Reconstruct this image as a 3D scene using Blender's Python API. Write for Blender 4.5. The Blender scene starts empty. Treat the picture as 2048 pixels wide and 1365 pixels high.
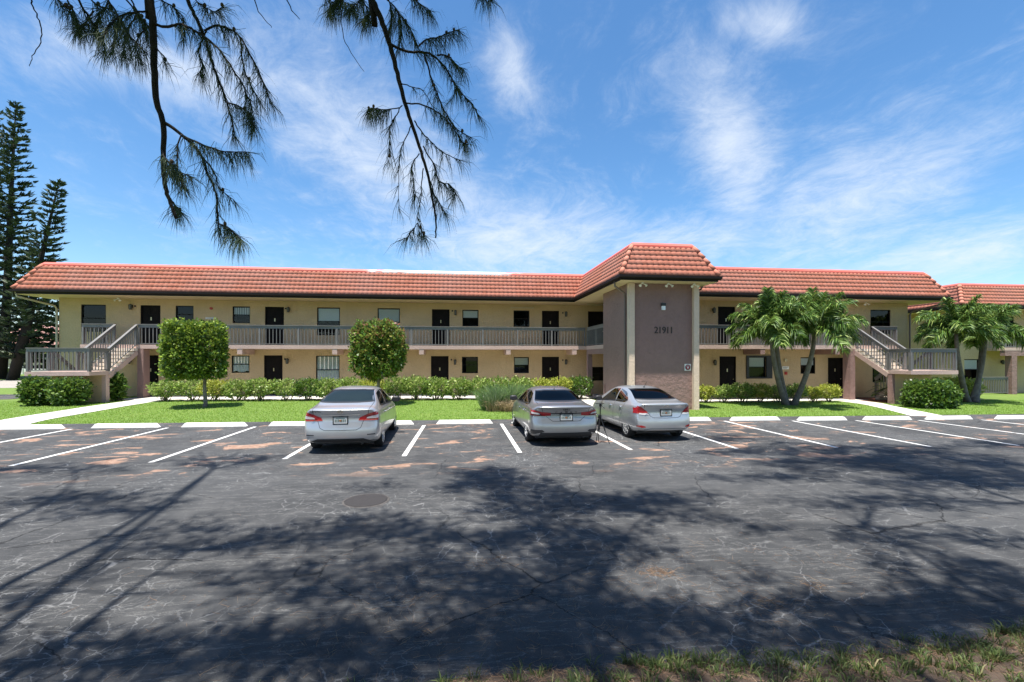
import bpy, bmesh, math, random
import numpy as np
from mathutils import Vector, Matrix
from mathutils.bvhtree import BVHTree
SC = bpy.context.scene
COL = SC.collection
R = np.random.default_rng(7)
random.seed(7)
PI = math.pi
rad = math.radians

# ------------------------------------------------------------------ camera, light, sky
TH = math.atan(110 / 910)                 # the facade runs along X; the camera is turned a little to the right
cam_d = bpy.data.cameras.new('camera'); cam = bpy.data.objects.new('camera', cam_d); COL.objects.link(cam)
cam.location = (0, 0, 2.3); cam.rotation_euler = (PI / 2, 0, -TH)
cam_d.sensor_width = 36; cam_d.lens = 910 / 2048 * 36; cam_d.shift_y = (716 - 682.5) / 2048
cam_d.clip_start = 0.05; cam_d.clip_end = 2000
SC.camera = cam
SUNV = Vector((-0.12, -0.206, 1)).normalized()
sd = bpy.data.lights.new('sun', 'SUN'); sun = bpy.data.objects.new('sun', sd); COL.objects.link(sun)
sd.energy = 5.0; sd.angle = rad(0.8); sd.color = (1.0, 0.955, 0.88)
sun.rotation_euler = SUNV.to_track_quat('Z', 'Y').to_euler(); sun.location = (0, 0, 60)
SC.view_settings.view_transform = 'Standard'; SC.view_settings.look = 'None'
SC.view_settings.exposure = EXPO = 0.90; SC.view_settings.gamma = 1

class NT:
    """little helper round a node tree"""
    def __init__(s, tree): s.t = tree; s.n = tree.nodes; s.l = tree.links
    def new(s, typ, **kw):
        nd = s.n.new(typ)
        for k, v in kw.items(): setattr(nd, k, v)
        return nd
    def put(s, sock, v):
        if v is None: return
        if hasattr(v, 'node'): s.l.new(v, sock)
        else:
            if isinstance(v, (tuple, list)) and len(v) == 3 and sock.type == 'RGBA': v = (*v, 1)
            sock.default_value = v
    def math(s, op, a, b=0.0, clamp=False):
        nd = s.new('ShaderNodeMath', operation=op, use_clamp=clamp); s.put(nd.inputs[0], a); s.put(nd.inputs[1], b); return nd.outputs[0]
    def mix(s, f, a, b, mode='MIX'):
        nd = s.new('ShaderNodeMix', data_type='RGBA', blend_type=mode); s.put(nd.inputs[0], f); s.put(nd.inputs[6], a); s.put(nd.inputs[7], b); return nd.outputs[2]
    def ramp(s, f, stops):
        nd = s.new('ShaderNodeValToRGB'); s.put(nd.inputs[0], f); e = nd.color_ramp.elements
        while len(e) < len(stops): e.new(0.5)
        for i, (p, c) in enumerate(stops):
            e[i].position = p; e[i].color = (c, c, c, 1) if isinstance(c, (int, float)) else (*c, 1)
        return nd.outputs[0]
    def step(s, f, a, b):
        nd = s.new('ShaderNodeMapRange', interpolation_type='SMOOTHSTEP'); s.put(nd.inputs[0], f); nd.inputs[1].default_value = a; nd.inputs[2].default_value = b; return nd.outputs[0]
    def noise(s, vec, scale, detail=4, rough=0.55, dist=0.0):
        nd = s.new('ShaderNodeTexNoise'); s.put(nd.inputs['Vector'], vec); nd.inputs['Scale'].default_value = scale
        nd.inputs['Detail'].default_value = detail; nd.inputs['Roughness'].default_value = rough; nd.inputs['Distortion'].default_value = dist; return nd
    def mapv(s, vec, scale=(1, 1, 1), loc=(0, 0, 0), rot=(0, 0, 0)):
        nd = s.new('ShaderNodeMapping'); s.put(nd.inputs[0], vec); nd.inputs['Scale'].default_value = scale; nd.inputs['Location'].default_value = loc; nd.inputs['Rotation'].default_value = rot; return nd.outputs[0]

W = bpy.data.worlds.new('World'); SC.world = W; W.use_nodes = True
n = NT(W.node_tree); n.n.clear()
sky = n.new('ShaderNodeTexSky', sky_type='NISHITA'); sky.sun_disc = False
sky.sun_elevation = math.asin(SUNV.z); sky.sun_rotation = math.atan2(SUNV.x, SUNV.y)
sky.air_density = 1.0; sky.dust_density = 0.6; sky.ozone_density = 3.5
gen = n.new('ShaderNodeTexCoord').outputs['Generated']
sep = n.new('ShaderNodeSeparateXYZ'); n.put(sep.inputs[0], gen)
zc = n.math('ADD', n.math('MAXIMUM', sep.outputs[2], 0.0), 0.16)
cv = n.new('ShaderNodeCombineXYZ'); n.put(cv.inputs[0], n.math('DIVIDE', sep.outputs[0], zc)); n.put(cv.inputs[1], n.math('DIVIDE', sep.outputs[1], zc))
warp = n.noise(n.mapv(cv.outputs[0], (1, 1, 1), (3.1, 1.7, 0)), 1.3, 3, 0.5)
wv = n.new('ShaderNodeVectorMath', operation='MULTIPLY_ADD'); n.put(wv.inputs[0], warp.outputs['Color']); wv.inputs[1].default_value = (0.55, 0.55, 0); n.put(wv.inputs[2], cv.outputs[0])
big = n.noise(n.mapv(wv.outputs[0], (0.9, 0.7, 1), (5.3, 2.2, 0), (0, 0, 0.5)), 1.5, 5, 0.6).outputs['Fac']
fib = n.noise(n.mapv(wv.outputs[0], (2.2, 1.0, 1), (1.2, 8.2, 0), (0, 0, -0.5)), 3.4, 9, 0.72, 0.4).outputs['Fac']
puf = n.noise(n.mapv(wv.outputs[0], (1, 1, 1), (7.7, 3.2, 0)), 7.5, 9, 0.72).outputs['Fac']
# where the cirrus lies: broad banks given by direction (x right, z up)
def bank(cx, cz, sx, sz, tilt=0.0):
    dx = n.math('DIVIDE', n.math('SUBTRACT', n.math('DIVIDE', sep.outputs[0], n.math('MAXIMUM', sep.outputs[1], 0.05)), cx), 1.0)
    dz = n.math('SUBTRACT', n.math('DIVIDE', sep.outputs[2], n.math('MAXIMUM', sep.outputs[1], 0.05)), cz)
    a = n.math('ADD', n.math('MULTIPLY', dx, math.cos(tilt)), n.math('MULTIPLY', dz, math.sin(tilt)))
    b = n.math('SUBTRACT', n.math('MULTIPLY', dz, math.cos(tilt)), n.math('MULTIPLY', dx, math.sin(tilt)))
    q = n.math('ADD', n.math('POWER', n.math('ABSOLUTE', n.math('DIVIDE', a, sx)), 2.0), n.math('POWER', n.math('ABSOLUTE', n.math('DIVIDE', b, sz)), 2.0))
    return n.math('EXPONENT', n.math('MULTIPLY', q, -1.0))
cover = None
for b in [(-0.12, 0.42, 0.42, 0.13, -0.55), (0.12, 0.27, 0.35, 0.09, 0.0), (-0.55, 0.58, 0.40, 0.07, -0.15), (0.64, 0.50, 0.12, 0.24, 0.3),
          (0.72, 0.80, 0.13, 0.07, 0.0), (0.95, 0.38, 0.42, 0.12, 0.35), (1.25, 0.26, 0.35, 0.08, 0.2), (0.12, 0.62, 0.06, 0.12, 0.3), (0.55, 0.28, 0.3, 0.06, 0.1)]:
    g = bank(*b); cover = g if cover is None else n.math('MAXIMUM', cover, g)
den = n.math('ADD', n.math('ADD', n.math('MULTIPLY', big, 0.52), n.math('MULTIPLY', fib, 0.52)), n.math('MULTIPLY', puf, 0.52))
den = n.math('ADD', den, n.math('MULTIPLY', cover, 0.40))
cl = n.math('MULTIPLY', n.step(den, 0.76, 1.46), 0.86)
cl = n.math('MULTIPLY', cl, n.step(sep.outputs[2], 0.0, 0.06))
hs = n.new('ShaderNodeHueSaturation'); hs.inputs['Hue'].default_value = 0.497; hs.inputs['Saturation'].default_value = 1.20; hs.inputs['Value'].default_value = 1.27
n.put(hs.inputs['Color'], sky.outputs[0])
skyc = n.mix(cl, hs.outputs[0], (5.6, 6.1, 6.8))
bg = n.new('ShaderNodeBackground'); n.put(bg.inputs[0], skyc); bg.inputs[1].default_value = 0.088
wo = n.new('ShaderNodeOutputWorld'); n.put(wo.inputs[0], bg.outputs[0])

# ------------------------------------------------------------------ materials
def newmat(name):
    m = bpy.data.materials.new(name); m.use_nodes = True; t = NT(m.node_tree); t.n.clear()
    o = t.new('ShaderNodeOutputMaterial'); p = t.new('ShaderNodeBsdfPrincipled'); t.put(o.inputs[0], p.outputs[0])
    co = t.new('ShaderNodeTexCoord').outputs['Object']
    return m, t, p, co, o
def bump(t, p, h, strength=0.4, dist=0.01):
    b = t.new('ShaderNodeBump'); b.inputs['Strength'].default_value = strength; b.inputs['Distance'].default_value = dist
    t.put(b.inputs['Height'], h); t.put(p.inputs['Normal'], b.outputs[0])
def mat(name, c, rough=0.7, metal=0.0, var=0.0, vscale=1.5, bmp=0.0, bscale=40, coat=0.0, spec=None, streak=0.0):
    m, t, p, co, o = newmat(name)
    col = c
    if var:
        nz = t.noise(co, vscale, 5, 0.6).outputs['Fac']
        col = t.mix(t.step(nz, 0.3, 0.7), tuple(v * (1 - var) for v in c), tuple(min(1, v * (1 + var)) for v in c))
    if streak:
        nz = t.noise(t.mapv(co, (2.2, 2.2, 0.18)), 1.6, 5, 0.6).outputs['Fac']
        col = t.mix(t.math('MULTIPLY', t.step(nz, 0.52, 0.75), streak), col, tuple(v * 0.55 for v in c))
    t.put(p.inputs['Base Color'], col); p.inputs['Roughness'].default_value = rough; p.inputs['Metallic'].default_value = metal
    p.inputs['Coat Weight'].default_value = coat; p.inputs['Coat Roughness'].default_value = 0.04
    if spec is not None: p.inputs['Specular IOR Level'].default_value = spec
    if bmp: bump(t, p, t.noise(co, bscale, 6, 0.65).outputs['Fac'], bmp, 0.02)
    return m
def leafmat(name, stops, rough=0.55, trans=0.3):
    m, t, p, co, o = newmat(name)
    g = t.new('ShaderNodeNewGeometry').outputs['Random Per Island']
    c = t.ramp(g, stops)
    t.put(p.inputs['Base Color'], c); p.inputs['Roughness'].default_value = rough
    tr = t.new('ShaderNodeBsdfTranslucent'); t.put(tr.inputs[0], t.mix(0.5, c, tuple(min(1, 1.3 * v) for v in stops[-1][1])))
    mx = t.new('ShaderNodeMixShader'); mx.inputs[0].default_value = trans
    t.put(mx.inputs[1], p.outputs[0]); t.put(mx.inputs[2], tr.outputs[0]); t.put(o.inputs[0], mx.outputs[0])
    return m
def glassmat(name, tint, gloss=1.0, rough=0.02):
    m, t, p, co, o = newmat(name)
    tb = t.new('ShaderNodeBsdfTransparent'); tb.inputs[0].default_value = (*tint, 1)
    gl = t.new('ShaderNodeBsdfGlossy'); gl.inputs[0].default_value = (gloss, gloss, gloss, 1); gl.inputs['Roughness'].default_value = rough
    fr = t.new('ShaderNodeFresnel'); fr.inputs[0].default_value = 1.5
    mx = t.new('ShaderNodeMixShader'); t.put(mx.inputs[0], fr.outputs[0]); t.put(mx.inputs[1], tb.outputs[0]); t.put(mx.inputs[2], gl.outputs[0]); t.put(o.inputs[0], mx.outputs[0])
    return m
M = {}
def stucco(name, c, scale=9, strength=0.55, streak=0.3):
    m, t, p, co, o = newmat(name)
    n1 = t.noise(co, scale, 7, 0.66, 0.4).outputs['Fac']; n2 = t.noise(co, 0.7, 4, 0.55).outputs['Fac']; n3 = t.noise(t.mapv(co, (2.4, 2.4, 0.2)), 1.3, 5, 0.6).outputs['Fac']
    col = t.mix(t.step(n2, 0.3, 0.7), tuple(v * 0.92 for v in c), tuple(v * 1.06 for v in c))
    col = t.mix(t.math('MULTIPLY', t.step(n1, 0.35, 0.7), 0.35), col, tuple(v * 0.78 for v in c))
    col = t.mix(t.math('MULTIPLY', t.step(n3, 0.55, 0.8), streak), col, tuple(v * 0.62 for v in c))
    t.put(p.inputs['Base Color'], col); p.inputs['Roughness'].default_value = 0.9
    bump(t, p, n1, strength, 0.05)
    return m
M['tan'] = stucco('tan_stucco', (0.545, 0.400, 0.232), 11, 0.8)
M['cream'] = stucco('cream_stucco', (0.70, 0.54, 0.41), 11, 0.4)
M['brown'] = stucco('brown_stucco', (0.275, 0.172, 0.150), 5, 1.0)
M['slab'] = stucco('pinkish_concrete', (0.54, 0.385, 0.33), 14, 0.25, 0.45)
M['soffit'] = mat('soffit_paint', (0.66, 0.51, 0.35), 0.8, var=0.06, vscale=0.8)
M['conc'] = mat('walk_concrete', (0.56, 0.53, 0.48), 0.9, var=0.16, vscale=1.1, bmp=0.25, bscale=30)
M['step'] = mat('stair_concrete', (0.66, 0.57, 0.47), 0.85, var=0.1, vscale=2.0, bmp=0.2)
M['rail'] = mat('grey_rail_paint', (0.165, 0.158, 0.152), 0.6, var=0.12, vscale=2.5, streak=0.25)
M['dark'] = mat('dark_gutter_metal', (0.012, 0.008, 0.007), 0.55, var=0.15, spec=0.2)
M['door'] = mat('dark_brown_door', (0.007, 0.005, 0.005), 0.7, var=0.25, vscale=4, spec=0.15)
M['frame'] = mat('bronze_window_frame', (0.010, 0.009, 0.009), 0.6, spec=0.2)
M['black'] = mat('black_metal', (0.012, 0.012, 0.013), 0.45)
M['brass'] = mat('aged_brass', (0.55, 0.47, 0.30), 0.35, 0.8)
M['void'] = mat('unlit_room_black', (0.012, 0.011, 0.011), 0.95, spec=0.0)
M['blind'] = mat('window_blind', (0.82, 0.83, 0.80), 0.7)
M['beigedown'] = mat('beige_downspout', (0.50, 0.43, 0.31), 0.5, var=0.1)
M['browndown'] = mat('brown_downspout', (0.16, 0.12, 0.10), 0.5)
M['white'] = mat('white_paint', (0.80, 0.79, 0.76), 0.6, var=0.05)
M['red'] = mat('red_paint', (0.42, 0.035, 0.03), 0.45)
M['lampglass'] = mat('frosted_lamp_glass', (0.10, 0.10, 0.09), 0.3)
M['stop'] = mat('white_concrete', (0.78, 0.76, 0.71), 0.85, var=0.10, vscale=3, bmp=0.2, bscale=30, streak=0.12)
M['wood'] = mat('grey_trunk', (0.20, 0.165, 0.135), 0.9, var=0.3, vscale=6, bmp=0.6, bscale=25)
M['twig'] = mat('dark_twig', (0.020, 0.015, 0.012), 0.95, var=0.3, vscale=9, bmp=0.5, bscale=60)
M['palmtrunk'] = mat('grey_palm_trunk', (0.155, 0.132, 0.118), 0.9, var=0.25, vscale=7, bmp=0.5, bscale=20)
M['shaft'] = mat('green_crownshaft', (0.16, 0.20, 0.055), 0.5, var=0.2)
M['pane'] = glassmat('window_glass', (0.93, 0.95, 0.95), 0.6)
M['panedark'] = glassmat('dark_window_glass', (0.25, 0.28, 0.30), 0.6)
M['cone'] = mat('brown_cone', (0.08, 0.055, 0.035), 0.9)
# foliage
M['top1'] = leafmat('glossy_leaf', [(0, (0.022, 0.055, 0.008)), (0.45, (0.075, 0.145, 0.014)), (0.8, (0.19, 0.30, 0.03)), (1, (0.38, 0.47, 0.07))], 0.5)
M['top2'] = leafmat('young_red_tipped_leaf', [(0, (0.035, 0.085, 0.012)), (0.5, (0.10, 0.22, 0.022)), (0.85, (0.25, 0.40, 0.05)), (1, (0.34, 0.20, 0.09))], 0.40)
M['redtip'] = leafmat('red_new_leaf', [(0, (0.30, 0.11, 0.06)), (0.6, (0.26, 0.17, 0.05)), (1, (0.36, 0.15, 0.10))], 0.5)
M['hedge'] = leafmat('variegated_hedge_leaf', [(0, (0.05, 0.11, 0.014)), (0.45, (0.14, 0.25, 0.028)), (0.8, (0.27, 0.40, 0.06)), (1, (0.52, 0.56, 0.22))], 0.45)
M['hedgey'] = leafmat('yellow_hedge_leaf', [(0, (0.13, 0.17, 0.018)), (0.5, (0.30, 0.36, 0.04)), (0.85, (0.46, 0.49, 0.06)), (1, (0.60, 0.58, 0.16))], 0.5)
M['bush'] = leafmat('dark_bush_leaf', [(0, (0.018, 0.045, 0.010)), (0.5, (0.055, 0.12, 0.016)), (0.88, (0.13, 0.24, 0.03)), (1, (0.24, 0.34, 0.06))], 0.42)
M['palm'] = leafmat('palm_leaflet', [(0, (0.022, 0.060, 0.008)), (0.5, (0.058, 0.13, 0.014)), (0.82, (0.13, 0.235, 0.028)), (1, (0.34, 0.42, 0.11))], 0.55, 0.14)
M['pine'] = leafmat('dark_pine_needle', [(0, (0.010, 0.024, 0.010)), (0.6, (0.022, 0.046, 0.016)), (1, (0.05, 0.08, 0.025))], 0.6, 0.12)
M['needle'] = leafmat('casuarina_needle', [(0, (0.014, 0.036, 0.018)), (0.6, (0.030, 0.066, 0.028)), (1, (0.07, 0.10, 0.03))], 0.75, 0.15)
M['grass'] = leafmat('lawn_blade', [(0, (0.12, 0.225, 0.022)), (0.6, (0.185, 0.325, 0.035)), (1, (0.28, 0.42, 0.07))], 0.6, 0.3)
M['tuft'] = leafmat('verge_blade', [(0, (0.05, 0.085, 0.02)), (0.6, (0.10, 0.15, 0.035)), (0.9, (0.17, 0.20, 0.06)), (1, (0.26, 0.20, 0.10))], 0.6, 0.25)
M['straw'] = leafmat('dead_needle', [(0, (0.16, 0.09, 0.05)), (0.6, (0.25, 0.15, 0.09)), (1, (0.34, 0.24, 0.15))], 0.8, 0.1)
M['reed'] = leafmat('blue_green_blade', [(0, (0.06, 0.13, 0.025)), (0.6, (0.13, 0.24, 0.045)), (0.9, (0.22, 0.32, 0.10)), (1, (0.38, 0.43, 0.33))], 0.6, 0.25)
M['deadreed'] = leafmat('dry_blade', [(0, (0.22, 0.17, 0.09)), (1, (0.42, 0.32, 0.19))], 0.8, 0.2)
# roof tile
def tilemat():
    m, t, p, co, o = newmat('terracotta_tile')
    cell = t.new('ShaderNodeTexWhiteNoise', noise_dimensions='3D')
    sn = t.new('ShaderNodeVectorMath', operation='SNAP'); t.put(sn.inputs[0], co); sn.inputs[1].default_value = (0.25, 0.25, 0.285); t.put(cell.inputs['Vector'], sn.outputs[0])
    n1 = t.noise(co, 0.28, 4, 0.6).outputs['Fac']; n2 = t.noise(co, 2.0, 6, 0.65).outputs['Fac']
    c = t.ramp(cell.outputs['Value'], [(0, (0.49, 0.178, 0.116)), (0.5, (0.53, 0.200, 0.134)), (1, (0.57, 0.225, 0.155))])
    c = t.mix(t.math('MULTIPLY', t.step(n1, 0.45, 0.68), 0.55), c, (0.50, 0.25, 0.20))
    c = t.mix(t.math('MULTIPLY', t.step(n2, 0.58, 0.85), 0.3), c, (0.25, 0.10, 0.07))
    t.put(p.inputs['Base Color'], c); p.inputs['Roughness'].default_value = 0.9; p.inputs['Specular IOR Level'].default_value = 0.15
    bump(t, p, t.noise(co, 30, 5, 0.6).outputs['Fac'], 0.25, 0.02)
    return m
M['tile'] = tilemat()
def flashmat():
    m, t, p, co, o = newmat('pink_roof_coating')
    sp = t.new('ShaderNodeSeparateXYZ'); t.put(sp.inputs[0], co)
    nz = t.noise(t.mapv(co, (0.6, 0.6, 3)), 1.5, 4, 0.6).outputs['Fac']
    x = t.math('ADD', sp.outputs[0], t.math('MULTIPLY', t.math('SUBTRACT', nz, 0.5), 9.0))
    w = t.math('MULTIPLY', t.step(x, -6.8, -5.6), t.math('SUBTRACT', 1.0, t.step(x, 0.2, 2.0)))
    c = t.mix(t.step(nz, 0.3, 0.7), (0.62, 0.105, 0.075), (0.68, 0.15, 0.11))
    t.put(p.inputs['Base Color'], t.mix(w, c, (0.80, 0.77, 0.74))); p.inputs['Roughness'].default_value = 0.6
    return m
M['flash'] = flashmat()
def asphalt():
    m, t, p, co, o = newmat('worn_asphalt')
    sp = t.new('ShaderNodeSeparateXYZ'); t.put(sp.inputs[0], co); x, y = sp.outputs[0], sp.outputs[1]
    fine = t.noise(co, 90, 4, 0.7).outputs['Fac']; med = t.noise(co, 2.2, 6, 0.62).outputs['Fac']; big = t.noise(co, 0.28, 4, 0.6).outputs['Fac']
    c = t.mix(t.step(big, 0.35, 0.66), (0.045, 0.0462, 0.048), (0.067, 0.0685, 0.0705))
    c = t.mix(t.math('MULTIPLY', t.step(med, 0.42, 0.75), 0.6), c, (0.095, 0.094, 0.093))
    c = t.mix(t.math('MULTIPLY', t.step(fine, 0.5, 0.8), 0.75), c, (0.13, 0.127, 0.123))
    # crack network, filled with pale dust: warped cells, shown only in places
    wp = t.noise(co, 1.6, 5, 0.7); vw = t.new('ShaderNodeVectorMath', operation='MULTIPLY_ADD'); t.put(vw.inputs[0], wp.outputs['Color']); vw.inputs[1].default_value = (0.34, 0.34, 0); t.put(vw.inputs[2], co)
    def cracks(scale, width, lo, hi, seed, mscale):
        v = t.new('ShaderNodeTexVoronoi', feature='DISTANCE_TO_EDGE'); v.inputs['Scale'].default_value = scale; t.put(v.inputs['Vector'], t.mapv(vw.outputs[0], (1, 1, 0), seed))
        ln = t.math('SUBTRACT', 1.0, t.step(v.outputs['Distance'], width * 0.25, width))
        msk = t.step(t.noise(t.mapv(co, (1, 1, 1), seed), mscale, 4, 0.6).outputs['Fac'], lo, hi)
        return t.math('MULTIPLY', ln, msk)
    k1 = cracks(1.9, 0.013, 0.44, 0.60, (3, 1, 0), 0.35); k2 = cracks(4.4, 0.028, 0.46, 0.64, (11, 5, 0), 0.45); k3 = cracks(0.55, 0.007, 0.42, 0.6, (7, 13, 0), 0.3)
    k4 = cracks(7.5, 0.035, 0.54, 0.68, (21, 9, 0), 0.6)
    kk = t.math('MAXIMUM', t.math('MAXIMUM', k1, t.math('MULTIPLY', k2, 0.85)), t.math('MULTIPLY', k4, 0.6))
    brk = t.step(t.noise(co, 4, 5, 0.65).outputs['Fac'], 0.36, 0.60)
    c = t.mix(t.math('MULTIPLY', t.math('MULTIPLY', kk, brk), 0.60), c, (0.30, 0.298, 0.295))
    c = t.mix(t.math('MULTIPLY', k3, 0.8), c, (0.012, 0.012, 0.013))
    # thin pale scuffs, mostly across the drive lane
    sc = t.noise(t.mapv(co, (0.7, 6.0, 1), (4, 2, 0), (0, 0, 0.12)), 1.4, 8, 0.72, 0.8).outputs['Fac']
    c = t.mix(t.math('MULTIPLY', t.math('SUBTRACT', 1.0, t.step(t.math('ABSOLUTE', t.math('SUBTRACT', sc, 0.56)), 0.0, 0.012)), 0.42), c, (0.34, 0.33, 0.31))
    # rust-coloured bald patches near the bays
    rp = t.noise(t.mapv(co, (0.55, 1.05, 1), (2.6, 7.4, 0)), 1.55, 5, 0.60, 0.7).outputs['Fac']
    zone = t.math('MULTIPLY', t.step(y, 8.6, 10.2), t.math('SUBTRACT', 1.0, t.math('MULTIPLY', t.step(y, 15.3, 16.2), 0.4)))
    lat = t.noise(t.mapv(co, (1, 1, 1), (1.5, 4.5, 0)), 0.16, 2, 0.5).outputs['Fac']
    th = t.math('ADD', rp, t.math('MULTIPLY', t.math('SUBTRACT', lat, 0.5), 0.18))
    pm = t.math('MULTIPLY', t.step(th, 0.602, 0.624), zone)
    pm2 = t.math('MULTIPLY', t.step(th, 0.55, 0.615), t.math('MULTIPLY', zone, 0.22))
    pc = t.mix(t.step(t.noise(co, 9, 4, 0.6).outputs['Fac'], 0.35, 0.7), (0.40, 0.22, 0.135), (0.55, 0.36, 0.26))
    c = t.mix(pm2, c, (0.24, 0.16, 0.12)); c = t.mix(t.math('MULTIPLY', pm, 0.52), c, pc)
    t.put(p.inputs['Base Color'], c); p.inputs['Roughness'].default_value = 0.9; p.inputs['Specular IOR Level'].default_value = 0.15
    bump(t, p, t.math('ADD', fine, t.math('MULTIPLY', k3, -1.5)), 0.5, 0.012)
    return m
M['asphalt'] = asphalt()
def ground_mat(name, a, b, c3, s=1.2):
    m, t, p, co, o = newmat(name)
    n1 = t.noise(co, 0.5, 5, 0.6).outputs['Fac']; n2 = t.noise(co, 7, 6, 0.7).outputs['Fac']; n3 = t.noise(co, 55, 4, 0.7).outputs['Fac']
    c = t.mix(t.step(n2, 0.3, 0.7), a, b); c = t.mix(t.math('MULTIPLY', t.step(n1, 0.52, 0.72), 0.5), c, c3); c = t.mix(t.math('MULTIPLY', t.step(n3, 0.45, 0.8), 0.3), c, tuple(v * 0.5 for v in a))
    t.put(p.inputs['Base Color'], c); p.inputs['Roughness'].default_value = 0.95
    bump(t, p, n3, 0.6, 0.04)
    return m
M['lawn'] = ground_mat('lawn_turf', (0.10, 0.165, 0.022), (0.15, 0.225, 0.035), (0.22, 0.25, 0.06))
M['dirt'] = ground_mat('bare_soil', (0.060, 0.042, 0.030), (0.105, 0.073, 0.052), (0.15, 0.11, 0.075))
M['sand'] = ground_mat('grey_sand', (0.30, 0.27, 0.23), (0.38, 0.34, 0.29), (0.22, 0.20, 0.16))
M['mulch'] = ground_mat('red_mulch', (0.16, 0.055, 0.03), (0.26, 0.10, 0.055), (0.12, 0.06, 0.04))
def paintmat():
    m, t, p, co, o = newmat('worn_line_paint')
    n1 = t.noise(co, 14, 6, 0.7).outputs['Fac']; n2 = t.noise(co, 3, 4, 0.6).outputs['Fac']
    f = t.math('ADD', t.math('MULTIPLY', n1, 0.7), t.math('MULTIPLY', n2, 0.4))
    c = t.mix(t.step(f, 0.60, 0.70), (0.66, 0.65, 0.62), (0.30, 0.26, 0.22))
    t.put(p.inputs['Base Color'], c); p.inputs['Roughness'].default_value = 0.8
    return m
M['line'] = paintmat()

# ------------------------------------------------------------------ mesh building
ORG = {}
def mk(name, V, F, mats, parent=None, smooth=False, fm=None):
    V = np.asarray(V, dtype=np.float64).reshape(-1, 3)
    if parent is not None and parent.name in ORG: V = V - np.array(ORG[parent.name])
    me = bpy.data.meshes.new(name)
    if isinstance(F, np.ndarray):
        k = F.shape[1]; nf = len(F)
        me.vertices.add(len(V)); me.vertices.foreach_set('co', V.ravel())
        me.loops.add(nf * k); me.loops.foreach_set('vertex_index', F.astype(np.int32).ravel())
        me.polygons.add(nf); me.polygons.foreach_set('loop_start', np.arange(0, nf * k, k, dtype=np.int32)); me.polygons.foreach_set('loop_total', np.full(nf, k, dtype=np.int32))
        me.update(calc_edges=True); me.validate()
    else:
        me.from_pydata(V.tolist(), [], F); me.update()
    if not isinstance(mats, (list, tuple)): mats = [mats]
    for m in mats: me.materials.append(m)
    if fm is not None: me.polygons.foreach_set('material_index', np.asarray(fm, dtype=np.int32))
    if smooth: me.polygons.foreach_set('use_smooth', np.ones(len(me.polygons), dtype=bool))
    o = bpy.data.objects.new(name, me); COL.objects.link(o)
    if parent is not None:
        o.parent = parent
        if parent.name in ORG: ORG[o.name] = ORG[parent.name]
    return o
def tag(o, label=None, cat=None, group=None, kind=None):
    if label: o['label'] = label
    if cat: o['category'] = cat
    if group: o['group'] = group
    if kind: o['kind'] = kind
    return o
def thing(name, loc, label, cat, group=None, rotz=0.0, world=True):
    o = bpy.data.objects.new(name, None); COL.objects.link(o); o.location = loc; o.rotation_euler = (0, 0, rotz); o.empty_display_size = 0.3
    if world: ORG[o.name] = tuple(loc)
    return tag(o, label, cat, group)
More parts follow.
